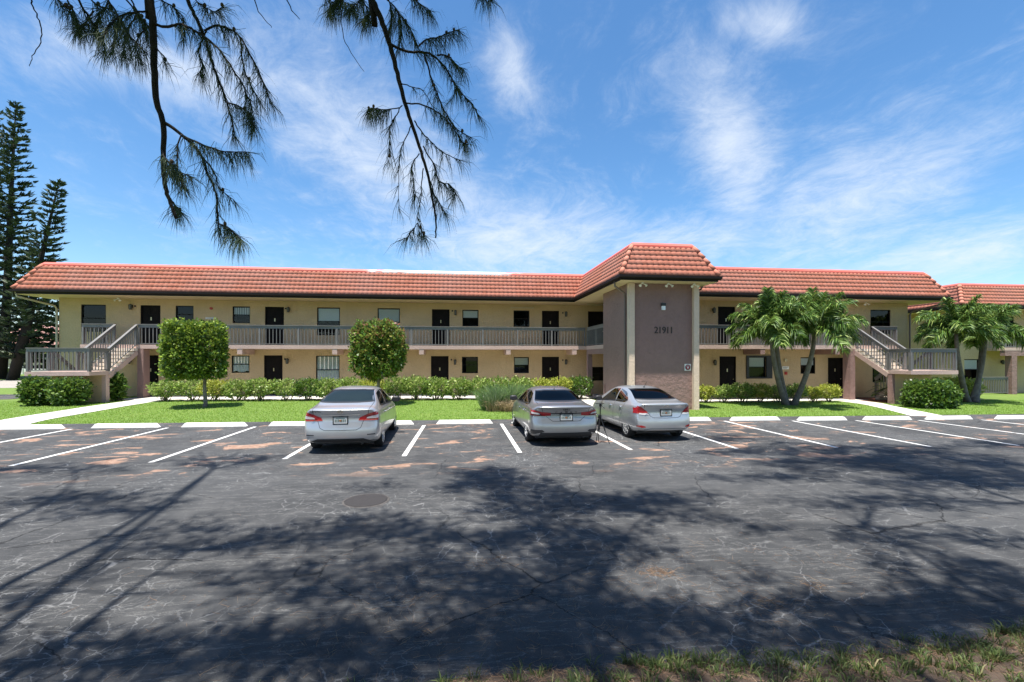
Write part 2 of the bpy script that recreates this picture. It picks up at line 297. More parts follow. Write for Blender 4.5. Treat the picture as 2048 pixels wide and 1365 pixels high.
class MB:
    """collects shapes that become one mesh"""
    def __init__(s): s.V = []; s.F = []; s.m = []; s.cur = 0
    def add(s, V, F):
        b = len(s.V); s.V += [tuple(v) for v in V]; s.F += [tuple(i + b for i in f) for f in F]; s.m += [s.cur] * len(F); return s
    def mat(s, i): s.cur = i; return s
    def box(s, x0, x1, y0, y1, z0, z1):
        return s.add([(x0, y0, z0), (x1, y0, z0), (x1, y1, z0), (x0, y1, z0), (x0, y0, z1), (x1, y0, z1), (x1, y1, z1), (x0, y1, z1)],
                     [(0, 3, 2, 1), (4, 5, 6, 7), (0, 1, 5, 4), (1, 2, 6, 5), (2, 3, 7, 6), (3, 0, 4, 7)])
    def bar(s, p, q, w, h, up=(0, 0, 1)):
        p, q = Vector(p), Vector(q); d = (q - p).normalized(); up = Vector(up)
        sx = d.cross(up).normalized(); u = sx.cross(d).normalized(); V = []
        for e in (p, q):
            for a, b in ((-1, -1), (1, -1), (1, 1), (-1, 1)): V.append(e + sx * (a * w / 2) + u * (b * h / 2))
        return s.add(V, [(0, 1, 2, 3), (7, 6, 5, 4), (0, 4, 5, 1), (1, 5, 6, 2), (2, 6, 7, 3), (3, 7, 4, 0)])
    def tube(s, pts, rads, k=8, cap=True):
        pts = [Vector(p) for p in pts]; nP = len(pts)
        if not isinstance(rads, (list, tuple, np.ndarray)): rads = [rads] * nP
        V = []; F = []; prev = None
        for i, p in enumerate(pts):
            d = (pts[min(i + 1, nP - 1)] - pts[max(i - 1, 0)]).normalized()
            if prev is None: a = d.orthogonal().normalized()
            else: a = (prev - d * prev.dot(d)); a = a.normalized() if a.length > 1e-6 else d.orthogonal().normalized()
            prev = a; b = d.cross(a)
            for j in range(k):
                t = 2 * PI * j / k; V.append(p + (a * math.cos(t) + b * math.sin(t)) * rads[i])
        for i in range(nP - 1):
            for j in range(k): F.append((i * k + j, i * k + (j + 1) % k, (i + 1) * k + (j + 1) % k, (i + 1) * k + j))
        if cap: F += [tuple(range(k - 1, -1, -1)), tuple((nP - 1) * k + j for j in range(k))]
        return s.add(V, F)
    def prism(s, poly, z0, z1):
        k = len(poly); V = [(x, y, z0) for x, y in poly] + [(x, y, z1) for x, y in poly]
        return s.add(V, [tuple(range(k - 1, -1, -1)), tuple(range(k, 2 * k))] + [(i, (i + 1) % k, k + (i + 1) % k, k + i) for i in range(k)])
    def disc(s, c, r, axis, depth, k=24, squash=1.0):
        # short cylinder with its axis along 'x', 'y' or 'z'
        V = []; ax = 'xyz'.index(axis); oth = [i for i in range(3) if i != ax]
        for e in (-0.5, 0.5):
            for j in range(k):
                v = list(c); v[ax] += e * depth; v[oth[0]] += r * math.cos(2 * PI * j / k); v[oth[1]] += r * squash * math.sin(2 * PI * j / k); V.append(v)
        return s.add(V, [tuple(range(k - 1, -1, -1)), tuple(range(k, 2 * k))] + [(j, (j + 1) % k, k + (j + 1) % k, k + j) for j in range(k)])
    def blob(s, c, rx, ry, rz, nu=12, nv=8, pw=1.0):
        V = []; F = []
        for i in range(nv + 1):
            a = PI * i / nv - PI / 2
            for j in range(nu):
                b = 2 * PI * j / nu
                f = lambda t: math.copysign(abs(t) ** pw, t)
                V.append((c[0] + rx * f(math.cos(a)) * f(math.cos(b)), c[1] + ry * f(math.cos(a)) * f(math.sin(b)), c[2] + rz * f(math.sin(a))))
        for i in range(nv):
            for j in range(nu): F.append((i * nu + j, i * nu + (j + 1) % nu, (i + 1) * nu + (j + 1) % nu, (i + 1) * nu + j))
        return s.add(V, F)
    def build(s, name, mats, parent=None, smooth=False): return mk(name, s.V, s.F, mats, parent, smooth, s.m)
def copy_tree(o, parent=None):
    c = o.copy(); COL.objects.link(c); c.parent = parent
    for ch in list(o.children): copy_tree(ch, c)
    return c
def text_arrays(txt, size, depth):
    cu = bpy.data.curves.new('lettering', 'FONT'); cu.body = txt; cu.size = size; cu.extrude = depth; cu.align_x = 'CENTER'; cu.resolution_u = 3
    ob = bpy.data.objects.new('lettering', cu); COL.objects.link(ob); bpy.context.view_layer.update()
    me = ob.evaluated_get(bpy.context.evaluated_depsgraph_get()).to_mesh()
    V = [tuple(v.co) for v in me.vertices]; F = [tuple(p.vertices) for p in me.polygons]
    bpy.data.objects.remove(ob); bpy.data.curves.remove(cu)
    return V, F
def lettering(mb, txt, size, x, y, z, depth=0.006, wide=1.0):
    V, F = text_arrays(txt, size, depth)
    if V: mb.add([(x + a * wide, y - c, z + b) for a, b, c in V], F)       # stands up, facing -Y
    return mb
# foliage: n leaves as folded diamonds
def unit(a): return a / np.maximum(np.linalg.norm(a, axis=1, keepdims=True), 1e-9)
def leaf_arrays(C, D, l, w):
    n_ = len(C); D = unit(D); S = unit(np.cross(D, R.normal(size=(n_, 3)))); l = np.asarray(l).reshape(-1, 1); w = np.asarray(w).reshape(-1, 1)
    V = np.stack([C, C + D * l * 0.45 + S * w, C + D * l, C + D * l * 0.45 - S * w], 1).reshape(-1, 3)
    return V, np.arange(n_ * 4).reshape(-1, 4)
def strip_arrays(P0, P1, P2, w):
    # bent narrow blades through three points: two quads-as-triangles
    n_ = len(P0); S = unit(np.cross(P2 - P0, R.normal(size=(n_, 3)))); w = np.asarray(w).reshape(-1, 1)
    V = np.stack([P0 + S * w, P0 - S * w, P1 + S * w * 0.8, P1 - S * w * 0.8, P2], 1).reshape(-1, 3)
    b = (np.arange(n_) * 5).reshape(-1, 1)
    F = np.concatenate([b + np.array([[0, 1, 3]]), b + np.array([[0, 3, 2]]), b + np.array([[2, 3, 4]])], 0)
    return V, F
def join_arrays(parts):
    V = []; F = []; b = 0
    for v, f in parts: V.append(v); F.append(f + b); b += len(v)
    return np.concatenate(V), np.concatenate(F)
def gz(x, y):
    x = max(-45, min(45, x)); return -0.006 * x + (0 if y < 16.2 else min(1, (y - 16.2) / 6) * 0.03)
# ------------------------------------------------------------------ ground, lot, paths
def sheet(name, x0, x1, y0, y1, nx, ny, m, dz=0.0, f=gz, kind='structure'):
    xs = np.linspace(x0, x1, nx + 1) if not isinstance(nx, list) else np.array(nx); ys = np.linspace(y0, y1, ny + 1) if not isinstance(ny, list) else np.array(ny)
    V = [(x, y, f(x, y) + dz) for y in ys for x in xs]; k = len(xs)
    F = [(j * k + i, j * k + i + 1, (j + 1) * k + i + 1, (j + 1) * k + i) for j in range(len(ys) - 1) for i in range(k - 1)]
    o = mk(name, V, F, m, smooth=True); tag(o, kind=kind); return o
gx = [-900, -400, -200, -100] + list(range(-45, 46, 3)) + [100, 200, 400, 900]
gy = [-300, -100, -40, -10, 3, 10, 16.2, 18, 20, 22.2, 24, 28, 35, 50, 80, 140, 300, 900]
ground = sheet('lawn', 0, 0, 0, 0, gx, gy, M['lawn'])
lot = sheet('parking_lot', 0, 0, 0, 0, [-60, -45, -30, -15, 0, 15, 30, 45, 60], [2.9, 8, 12, 16.2, 16.86], M['asphalt'], 0.012)
def poly_sheet(name, pts, m, dz, kind='structure', parent=None):
    bm = bmesh.new(); vs = [bm.verts.new((x, y, gz(x, y) + dz)) for x, y in pts]; bm.faces.new(vs)
    r = bmesh.ops.extrude_face_region(bm, geom=bm.faces[:]); up = [e for e in r['geom'] if isinstance(e, bmesh.types.BMVert)]
    for v in up: v.co.z -= 0.06
    bmesh.ops.recalc_face_normals(bm, faces=bm.faces[:]); bmesh.ops.triangulate(bm, faces=[f for f in bm.faces if len(f.verts) > 4])
    V = [tuple(v.co) for v in bm.verts]; bm.verts.index_update(); F = [tuple(v.index for v in f.verts) for f in bm.faces]; bm.free()
    o = mk(name, V, F, m, parent)
    if parent is None: tag(o, kind=kind)
    return o
def curve_pts(P, k=6):
    out = []; P = [Vector((*p, 0)) for p in P]
    for i in range(len(P) - 1):
        a = P[max(i - 1, 0)]; b = P[i]; c = P[i + 1]; d = P[min(i + 2, len(P) - 1)]
        for j in range(k):
            t = j / k; v = 0.5 * ((2 * b) + (c - a) * t + (2 * a - 5 * b + 4 * c - d) * t * t + (3 * b - a - 3 * c + d) * t ** 3); out.append((v.x, v.y))
    return out + [(P[-1].x, P[-1].y)]
lp = curve_pts([(-13.95, 16.6), (-14.4, 18.1), (-14.55, 20.3), (-14.75, 22.6), (-14.8, 24.6), (-14.4, 25.25)]); lq = curve_pts([(-15.35, 16.6), (-15.85, 18.1), (-16.05, 20.3), (-16.2, 22.6), (-16.35, 25.2)])
poly_sheet('path', lp + lq[::-1], M['conc'], 0.022)
rp_ = curve_pts([(18.55, 16.6), (20.0, 19.45), (20.7, 21.2), (20.75, 22.6)]); rq = curve_pts([(20.0, 16.6), (21.4, 19.95), (22.1, 21.4), (22.3, 23.0)])
poly_sheet('path', rp_ + rq[::-1], M['conc'], 0.022)
poly_sheet('path', [(6.2, 16.9), (7.4, 16.9), (7.4, 25.3), (6.2, 25.3)], M['conc'], 0.02)
poly_sheet('sidewalk', [(-17.2, 25.22), (7.6, 25.22), (9.6, 23.2), (9.6, 28.2), (-17.2, 28.2)], M['conc'], 0.03)
poly_sheet('sidewalk', [(11.2, 22.75), (23.0, 22.95), (23.0, 25.0), (11.2, 25.0)], M['conc'], 0.03)
poly_sheet('driveway', [(-22.8, 26.2), (-60, 21.5), (-60, 25.0), (-22.8, 29.9)], M['asphalt'], 0.012)
poly_sheet('sand', curve_pts([(-28, 36), (-36, 34.0), (-50, 31), (-60, 33), (-60, 46), (-44, 46), (-30, 44), (-28, 36)]), M['sand'], 0.012)
poly_sheet('mulch_bed', curve_pts([(22.5, 21.6), (24.2, 21.55), (25.4, 22.0), (25.4, 24.7), (22.6, 24.7), (22.5, 21.6)]), M['mulch'], 0.02)
# painted bay lines belong to the lot
for xa, ya, xb, yb in [(-17.3, 10.5, -17.3, 15.6), (-14.55, 10.55, -14.55, 15.6), (-11.87, 10.6, -11.87, 15.65), (-9.14, 10.55, -9.15, 15.7), (-6.53, 10.62, -6.52, 15.7), (-3.83, 10.7, -3.8, 15.65), (-1.22, 10.76, -1.1, 15.6), (1.51, 10.9, 1.53, 15.72),
                       (4.34, 11.0, 4.3, 15.75), (7.13, 10.88, 7.08, 15.8), (9.85, 10.78, 9.83, 15.8), (12.49, 10.66, 12.46, 15.65), (15.1, 10.58, 15.0, 15.55), (17.7, 10.5, 17.5, 15.4), (20.4, 10.4, 20.2, 15.35), (23.0, 10.3, 22.8, 15.3)]:
    w_ = 0.055; k = 6; V = []
    for i in range(k + 1):
        t = i / k; x = xa + (xb - xa) * t; y = ya + (yb - ya) * t; V += [(x - w_, y, gz(x, y) + 0.0165), (x + w_, y, gz(x, y) + 0.0165)]
    mk('parking_line', V, [(2 * i, 2 * i + 1, 2 * i + 3, 2 * i + 2) for i in range(k)], M['line'], lot)
# near verge: bare soil rising a little from the asphalt edge
def vf(x, y):
    e = 3.24 + 0.07 * math.sin(x * 1.7) + 0.05 * math.sin(x * 4.1 + 1) + 0.02 * math.sin(x * 11)
    d = e - y
    return gz(x, y) + (0.0 if d < 0 else min(0.075, d * 0.16)) + 0.012 * math.sin(x * 6 + y * 5) * min(1, max(0, d) * 3) - (0.03 if d < 0 else 0)
verge = sheet('verge', -30, 30, -6.0, 3.45, 400, 95, M['dirt'], 0.015, vf)

# wheel stops
SX = [(-13.2, 15.82, 'at the far left edge of the row'), (-10.48, 15.9, 'second from the left, by the curving path'), (-7.84, 15.9, 'in the bay in front of the boxy clipped tree'), (-5.2, 15.92, 'just left of the silver sedan with slanted red tail lights'),
      (-2.45, 15.9, 'in front of the leftmost parked silver sedan'), (0.27, 15.93, 'in the empty bay between the two left cars'), (2.9, 15.95, 'in front of the middle grey sedan'), (5.7, 15.98, 'in front of the rightmost silver sedan'),
      (8.43, 16.02, 'in the first empty bay right of the cars'), (11.16, 15.94, 'in the bay in front of the large palm clump'), (13.77, 15.75, 'in the bay left of where the right path meets the lot'), (16.47, 15.68, 'straddling the end of the right path'), (19.1, 15.62, 'just right of the right path'), (22.11, 15.54, 'at the far right edge of the row')]
stop = None
for i, (x, y, where) in enumerate(SX):
    if stop is None:
        b = MB(); L = 0.98
        prof = [(-0.085, 0), (0.085, 0), (0.055, 0.125), (-0.055, 0.125)]
        V = [(sx * (L - (0.10 if z > 0 else 0)), yy, z) for sx in (-1, 1) for yy, z in prof]
        b.add(V, [(0, 1, 2, 3), (7, 6, 5, 4), (0, 4, 5, 1), (1, 5, 6, 2), (2, 6, 7, 3), (3, 7, 4, 0)])
        stop = b.build('wheel_stop', M['stop']); o = stop
    else: o = stop.copy(); COL.objects.link(o)
    o.location = (x, y, gz(x, y) + 0.012); o.rotation_euler = (0, rad(0.34), rad(random.uniform(-1.2, 1.2)))
    tag(o, 'white concrete wheel stop ' + where, 'wheel stop', 'wheel stops along the parking bays')
# manhole
mh = thing('manhole_cover', (-1.44, 7.49, gz(-1.44, 7.49) + 0.012), 'round rusty cast iron manhole cover set in the asphalt of the driving lane', 'manhole cover')
def rustmat():
    m, t, p, co, o = newmat('rusty_iron'); v = t.new('ShaderNodeTexBrick'); t.put(v.inputs['Vector'], t.mapv(co, (9, 9, 9))); v.inputs['Color1'].default_value = (0.058, 0.055, 0.053, 1); v.inputs['Color2'].default_value = (0.078, 0.070, 0.066, 1); v.inputs['Mortar'].default_value = (0.02, 0.016, 0.014, 1); v.inputs['Mortar Size'].default_value = 0.09
    t.put(p.inputs['Base Color'], v.outputs[0]); p.inputs['Roughness'].default_value = 0.7; return m
M['rust'] = rustmat(); M['ring'] = mat('rusty_ring', (0.075, 0.067, 0.062), 0.85, var=0.4, vscale=6)
MB().disc((-1.44, 7.49, gz(-1.44, 7.49) + 0.014), 0.325, 'z', 0.016, 40).build('lid', M['rust'], mh)
b = MB(); V = []; F = []
for j in range(40):
    a = 2 * PI * j / 40
    for r_, z_ in ((0.33, 0.012), (0.333, 0.020), (0.355, 0.020), (0.37, 0.010)): V.append((-1.44 + r_ * math.cos(a), 7.49 + r_ * math.sin(a), gz(-1.44, 7.49) + z_))
for j in range(40):
    for i in range(3): F.append((4 * j + i, 4 * ((j + 1) % 40) + i, 4 * ((j + 1) % 40) + i + 1, 4 * j + i + 1))
b.add(V, F).build('rim', M['ring'], mh)

# ------------------------------------------------------------------ the apartment building
def wall_x(b, x0, x1, y, z0, z1, holes, rev=0.13, face=-1):
    xs = sorted({x0, x1, *[h[0] for h in holes], *[h[1] for h in holes]}); zs = sorted({z0, z1, *[h[2] for h in holes], *[h[3] for h in holes]})
    for i in range(len(xs) - 1):
        for j in range(len(zs) - 1):
            cx_, cz_ = (xs[i] + xs[i + 1]) / 2, (zs[j] + zs[j + 1]) / 2
            if any(h[0] < cx_ < h[1] and h[2] < cz_ < h[3] for h in holes): continue
            b.add([(xs[i], y, zs[j]), (xs[i + 1], y, zs[j]), (xs[i + 1], y, zs[j + 1]), (xs[i], y, zs[j + 1])], [(0, 1, 2, 3)])
    for a, c, d, e in holes:
        q = y + rev
        b.add([(a, y, d), (c, y, d), (c, y, e), (a, y, e), (a, q, d), (c, q, d), (c, q, e), (a, q, e)], [(0, 4, 5, 1), (1, 5, 6, 2), (2, 6, 7, 3), (3, 7, 4, 0)])
def add_window(par, x0, x1, z0, z1, y, kind='upper', thick=0.045, label=None):
    f = MB(); t = thick; a, c = y + 0.035, y + 0.10
    f.box(x0, x0 + t, a, c, z0, z1).box(x1 - t, x1, a, c, z0, z1).box(x0 + t, x1 - t, a, c, z0, z0 + t).box(x0 + t, x1 - t, a, c, z1 - t, z1)
    zm = (z0 + z1) / 2; f.box(x0 + t, x1 - t, a + 0.01, c - 0.01, zm - 0.022, zm + 0.022)
    f.mat(1); q = y + 0.45       # shallow box, its near-black colour stands in for the unlit room
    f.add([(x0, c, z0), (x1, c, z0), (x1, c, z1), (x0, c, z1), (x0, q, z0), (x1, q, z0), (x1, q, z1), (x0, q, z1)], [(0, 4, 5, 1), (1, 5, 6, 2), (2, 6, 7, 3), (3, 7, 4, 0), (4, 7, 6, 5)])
    w = f.build('window', [M['frame'], M['void']], par)
    if label: w['label'] = label
    g = y + 0.075
    mk('pane', [(x0 + t, g, z0 + t), (x1 - t, g, z0 + t), (x1 - t, g, zm - 0.022), (x0 + t, g, zm - 0.022), (x0 + t, g + 0.012, zm + 0.022), (x1 - t, g + 0.012, zm + 0.022), (x1 - t, g + 0.012, z1 - t), (x0 + t, g + 0.012, z1 - t)], [(0, 1, 2, 3), (4, 5, 6, 7)], M['panedark' if kind == 'none' else 'pane'], w)
    bl = MB(); yb = y + 0.100
    if kind in ('upper', 'full', 'vert', 'drape'):
        zlow = {'upper': zm + 0.01, 'vert': zm, 'full': z0 + 0.05, 'drape': z0 + 0.06}[kind]
        if kind == 'vert':
            xx = x0 + 0.06
            while xx < x1 - 0.1: bl.box(xx, xx + 0.062, yb, yb + 0.01, zlow, z1 - 0.06); xx += 0.095
        elif kind == 'drape':
            N = 26; V = []
            for i in range(N + 1):
                x = x0 + 0.05 + (x1 - x0 - 0.1) * i / N; V += [(x, yb + 0.02 * math.sin(i * 1.3), z0 + 0.06 + 0.05 * math.sin(i * 0.35)), (x, yb + 0.02 * math.sin(i * 1.3), z1 - 0.05)]
            bl.add(V, [(2 * i, 2 * i + 2, 2 * i + 3, 2 * i + 1) for i in range(N)])
        else:
            zz = z1 - 0.06
            while zz > zlow: bl.add([(x0 + 0.05, yb, zz), (x1 - 0.05, yb, zz), (x1 - 0.05, yb + 0.018, zz - 0.042), (x0 + 0.05, yb + 0.018, zz - 0.042)], [(0, 1, 2, 3)]); zz -= 0.044
        bl.build('blind', M['blind'], w)
    return w
def add_door(par, x0, x1, z0, z1, y, knock=True, label=None):
    t = 0.05; f = MB(); a, c = y + 0.02, y + 0.12
    f.box(x0, x0 + t, a, c, z0, z1).box(x1 - t, x1, a, c, z0, z1).box(x0 + t, x1 - t, a, c, z1 - t, z1)
    f.box(x0 + t, x1 - t, y + 0.075, y + 0.118, z0, z1 - t)
    W_ = x1 - x0 - 2 * t; H_ = z1 - z0 - t
    for u in (0.12, 0.56):
        for v0, v1 in ((0.08, 0.40), (0.46, 0.76), (0.80, 0.94)):
            f.box(x0 + t + W_ * u, x0 + t + W_ * (u + 0.32), y + 0.062, y + 0.076, z0 + H_ * v0, z0 + H_ * v1)
    d = f.build('door', M['door'], par)
    if label: d['label'] = label
    k = MB().blob((x1 - t - 0.09, y + 0.045, z0 + 0.98), 0.03, 0.03, 0.03, 10, 6); k.build('handle', M['brass'], d, True)
    if knock: MB().box((x0 + x1) / 2 - 0.028, (x0 + x1) / 2 + 0.028, y + 0.05, y + 0.064, z0 + 1.42, z0 + 1.60).build('knocker', M['brass'], d)
    return d
def add_lamp(par, x, y, z):
    f = MB().box(x - 0.05, x + 0.05, y - 0.025, y, z - 0.06, z + 0.10).bar((x, y - 0.02, z + 0.07), (x, y - 0.13, z + 0.10), 0.025, 0.025)
    f.tube([(x, y - 0.13, z + 0.15), (x, y - 0.13, z + 0.10)], [0.02, 0.095], 8).tube([(x, y - 0.13, z - 0.17), (x, y - 0.13, z - 0.14)], [0.06, 0.075], 8)
    for j in range(4):
        a = PI / 4 + j * PI / 2; f.bar((x + 0.075 * math.cos(a), y - 0.13 + 0.075 * math.sin(a), z - 0.15), (x + 0.09 * math.cos(a), y - 0.13 + 0.09 * math.sin(a), z + 0.10), 0.014, 0.014)
    l = f.build('wall_lamp', M['black'], par)
    MB().tube([(x, y - 0.13, z - 0.14), (x, y - 0.13, z + 0.09)], [0.062, 0.076], 8).build('lamp_glass', M['lampglass'], l)
def railing(par, p, q, posts=True, name='railing', pitch=0.185, h=1.06):
    """handrail board, posts and balusters between two floor points (p, q may differ in height)"""
    p, q = Vector(p), Vector(q); d = q - p; hd = Vector((d.x, d.y, 0)); L = hd.length; e = hd / L; up = Vector((0, 0, 1))
    r = MB().bar(p + up * (h - 0.07), q + up * (h - 0.07), 0.045, 0.15).bar(p + up * (h + 0.022), q + up * (h + 0.022), 0.12, 0.035)
    r2_ = MB().bar(p + up * 0.06, q + up * 0.06, 0.035, 0.04)
    rl = None
    n_ = max(1, round(L / 2.0)); nest = par is not bld and par is not nb_ if 'nb_' in globals() else par is not bld
    if not nest: rl = r.build(name, M['rail'], par); r2_.build('bottom_rail', M['rail'], rl)
    else: r.add(r2_.V, r2_.F)
    for i in range(n_ + 1):
        c = p + d * (i / n_); o_ = e * (0.045 if i == 0 else -0.045 if i == n_ else 0); c = c + o_
        pb = r if nest else MB()
        pb.bar(c, c + up * (h - 0.146), 0.085, 0.085, e)
        if not nest: pb.build('post', M['rail'], rl)
    ba = r if nest else MB(); k = max(2, round(L / pitch))
    for i in range(1, k):
        c = p + d * (i / k); ba.bar(c + up * 0.06, c + up * (h - 0.12), 0.032, 0.032, e)
    if nest: return r.build(name, M['rail'], par)
    ba.build('balusters', M['rail'], rl)
    return rl
# mansard tiles on one face: eave A->B, ridge C above A, D above B; out = horizontal outward direction
def tiles(b, A, B, C, D, courses=6, pitch=0.25):
    A, B, C, D = map(Vector, (A, B, C, D)); e = (B - A).normalized(); s0 = A.dot(e)
    up = (C - A); up = up - e * up.dot(e); nrm = e.cross(up).normalized()
    if nrm.z < 0: nrm = -nrm
    def ext(t): return (A.lerp(C, t)).dot(e), (B.lerp(D, t)).dot(e)
    base0 = A - e * s0
    for j in range(courses):
        t0, t1 = j / courses, min(1.0, (j + 1.12) / courses)
        lo0, hi0 = ext(t0); lo1, hi1 = ext(min(1, (j + 1) / courses)); lo, hi = min(lo0, lo1), max(hi0, hi1)
        k0 = math.floor(lo / pitch * 8); k1 = math.ceil(hi / pitch * 8); rows = ([], [], [])
        off = 0.5 * pitch * 0  # tiles line up between courses
        for k in range(k0, k1 + 1):
            s = k * pitch / 8; ph = (k % 8) / 8
            pr = 0.042 * (abs(math.sin(PI * ph)) ** 0.9) if ph else 0.0
            a0, a1 = ext(t0); b0, b1 = ext(t1)
            sa = min(max(s, a0), a1); sb = min(max(s, b0), b1)
            pa = base0 + e * sa + up * t0; pb = base0 + e * sb + up * t1
            rows[0].append(pa + nrm * 0.002); rows[1].append(pa + nrm * (0.012 + pr)); rows[2].append(pb + nrm * (0.006 + pr * 0.9))
        n_ = len(rows[0]); V = rows[0] + rows[1] + rows[2]; F = []
        for i in range(n_ - 1): F += [(i, i + 1, n_ + i + 1, n_ + i), (n_ + i, n_ + i + 1, 2 * n_ + i + 1, 2 * n_ + i)]
        b.add(V, F)
    return b
def hip(b, P, Q, n_=5, r=0.10):
    P, Q = Vector(P), Vector(Q)
    for i in range(n_):
        a = P.lerp(Q, i / n_); c = P.lerp(Q, (i + 1.1) / n_); b.tube([a + Vector((0, 0, 0.045)), c + Vector((0, 0, 0.01))], [r * 1.15, r * 0.85], 12)
    return b
ZE, ZR, RS = 5.86, 7.26, 0.77      # eave, ridge, set-back
bld = thing('apartment_building', (2.0, 28.0, 0.0), 'long two storey tan stucco apartment building with terracotta mansard roof and a brown entry tower', 'apartment building')
YL, YR = 28.0, 24.8; FL, FR = 26.45, 23.25; XA, XB, XC = -21.86, 9.6, 27.45
LW = [('w', -20.76, -19.5, 3.75, 5.27, 'none'), ('d', -17.73, -16.69, 3.0, 5.27), ('w', -15.9, -14.95, 4.28, 5.27, 'none'), ('w', -12.86, -11.91, 4.3, 5.27, 'vert'), ('d', -11.09, -10.04, 3.0, 5.27), ('w', -8.19, -6.89, 3.63, 5.27, 'upper'), ('w', -4.72, -3.41, 3.63, 5.27, 'full'),
      ('d', -1.51, -0.45, 3.0, 5.25), ('w', 0.33, 1.31, 4.23, 5.24, 'upper'), ('w', 3.48, 4.48, 4.22, 5.24, 'none'), ('d', 5.27, 6.36, 3.0, 5.24), ('d', 8.23, 9.35, 3.0, 5.24),
      ('d', -17.68, -16.79, 0.1, 2.44), ('w', -12.91, -11.94, 1.43, 2.42, 'drape'), ('d', -11.14, -10.12, 0.1, 2.44), ('w', -8.25, -6.91, 0.75, 2.42, 'drape'), ('d', -1.57, -0.51, 0.1, 2.40), ('w', 0.3, 1.28, 1.35, 2.36, 'none'), ('w', 3.51, 4.45, 1.34, 2.34, 'upper'), ('d', 5.27, 6.36, 0.08, 2.36), ('w', 8.5, 9.4, 0.85, 1.72, 'none')]
RW = [('d', 15.05, 16.11, 3.0, 5.28), ('w', 17.5, 18.5, 4.24, 5.24, 'none'), ('d', 19.9, 20.95, 3.0, 5.27), ('d', 22.21, 23.13, 3.0, 5.27), ('d', 15.14, 16.17, 0.06, 2.38), ('w', 16.95, 18.05, 1.15, 2.36, 'upper'), ('w', 20.28, 21.25, 1.35, 2.33, 'upper'), ('d', 22.07, 23.1, 0.05, 2.3), ('w', 24.91, 26.27, 3.75, 5.22, 'none'), ('w', 25.05, 25.96, 0.81, 1.78, 'none')]
b = MB(); wall_x(b, XA, XB, YL, -0.3, 5.62, [h[1:5] for h in LW]); wall_x(b, XB, XC, YR, -0.5, 5.62, [h[1:5] for h in RW])
b.add([(XB, YR, -0.4), (XB, YL, -0.4), (XB, YL, 5.62), (XB, YR, 5.62)], [(0, 1, 2, 3)])
YK = 38.0
b.add([(XA, YK, -0.4), (XA, YL, -0.4), (XA, YL, 5.62), (XA, YK, 5.62)], [(0, 1, 2, 3)]).add([(XC, YR, -0.6), (XC, YK, -0.6), (XC, YK, 5.62), (XC, YR, 5.62)], [(0, 1, 2, 3)]).add([(XC, YK, -0.6), (XA, YK, -0.6), (XA, YK, 5.62), (XC, YK, 5.62)], [(0, 1, 2, 3)])
b.build('wall', M['tan'], bld)
for y, L in ((YL, LW), (YR, RW)):
    for h in L:
        if h[0] == 'w': add_window(bld, *h[1:5], y, h[5])
        else: add_door(bld, *h[1:5], y, knock=h[1] not in (8.23,))
# heavy shutter frame round one lower window
MB().box(16.80, 16.95, YR - 0.07, YR + 0.02, 1.08, 2.43).box(18.05, 18.42, YR - 0.07, YR + 0.02, 1.08, 2.43).box(16.95, 18.05, YR - 0.07, YR + 0.02, 2.36, 2.43).box(16.95, 18.05, YR - 0.07, YR + 0.02, 1.08, 1.15).build('shutter_frame', M['black'], bld)
for x, z in [(-18.17, 5.17), (-9.76, 5.12), (-0.09, 5.06), (6.78, 5.05), (-18.24, 2.13), (-9.82, 2.12), (-0.12, 2.05), (6.78, 2.05)]: add_lamp(bld, x, YL, z)
for x, z in [(14.74, 5.06), (14.80, 2.04)]: add_lamp(bld, x, YR, z)
# alarm bell, fire alarm boxes, small notices
MB().disc((-13.99, YL - 0.04, 5.13), 0.07, 'y', 0.08, 20).build('alarm_bell', M['red'], bld)
MB().disc((19.28, YR - 0.04, 2.15), 0.09, 'y', 0.08, 20).build('alarm_bell', M['brass'], bld)
fb = MB().box(19.24, 19.38, YR - 0.07, YR, 1.30, 1.47); fb.build('alarm_box', M['red'], bld)
for x0, x1, y, z0, z1 in [(-14.30, -13.75, YL, 4.52, 4.62), (19.10, 19.52, YR, 1.62, 1.79)]:
    s_ = MB().box(x0, x1, y - 0.012, y - 0.001, z0, z1).build('notice_plate', M['white'], bld)
    for i in range(3): MB().box(x0 + 0.04, x1 - 0.04 - 0.05 * i, y - 0.015, y - 0.012, z1 - (z1 - z0) * (0.3 + 0.22 * i), z1 - (z1 - z0) * (0.22 + 0.22 * i)).build('printed_line', M['frame'], s_)
# small unit number plates by the doors
for x, z in [(-18.0, 5.21), (-9.95, 5.18), (-0.28, 5.16), (6.6, 5.12), (-9.98, 2.22), (-0.34, 2.18), (6.6, 2.15)]:
    MB().box(x - 0.045, x + 0.045, YL - 0.012, YL - 0.001, z - 0.045, z + 0.045).build('unit_plate', M['black'], bld)
# walkway slab with its beams
sl = MB(); ZT, ZB = 3.0, 2.79
sl.prism([(-19.66, FL), (7.66, FL), (7.66, 22.75), (10.9, 22.75), (10.9, FR), (25.17, FR), (25.17, YR), (XB, YR), (XB, YL), (-19.66, YL)], ZB, ZT)
sl.build('walkway_slab', M['slab'], bld)
for x in (-11.79, -6.8, -2.02, 2.99, 6.95): MB().box(x - 0.13, x + 0.13, FL + 0.012, YL - 0.003, ZB - 0.30, ZB - 0.002).build('walkway_beam', M['slab'], bld)
for x in (16.75, 21.3): MB().box(x - 0.13, x + 0.13, FR + 0.012, YR - 0.003, ZB - 0.30, ZB - 0.002).build('walkway_beam', M['brown'], bld)
MB().box(7.68, 7.95, 23.0, FL - 0.30, ZB - 0.28, ZB - 0.002).build('walkway_beam', M['brown'], bld)
MB().box(7.68, 7.95, FL - 0.29, FL - 0.02, -0.3, ZB - 0.004).build('column', M['brown'], bld)
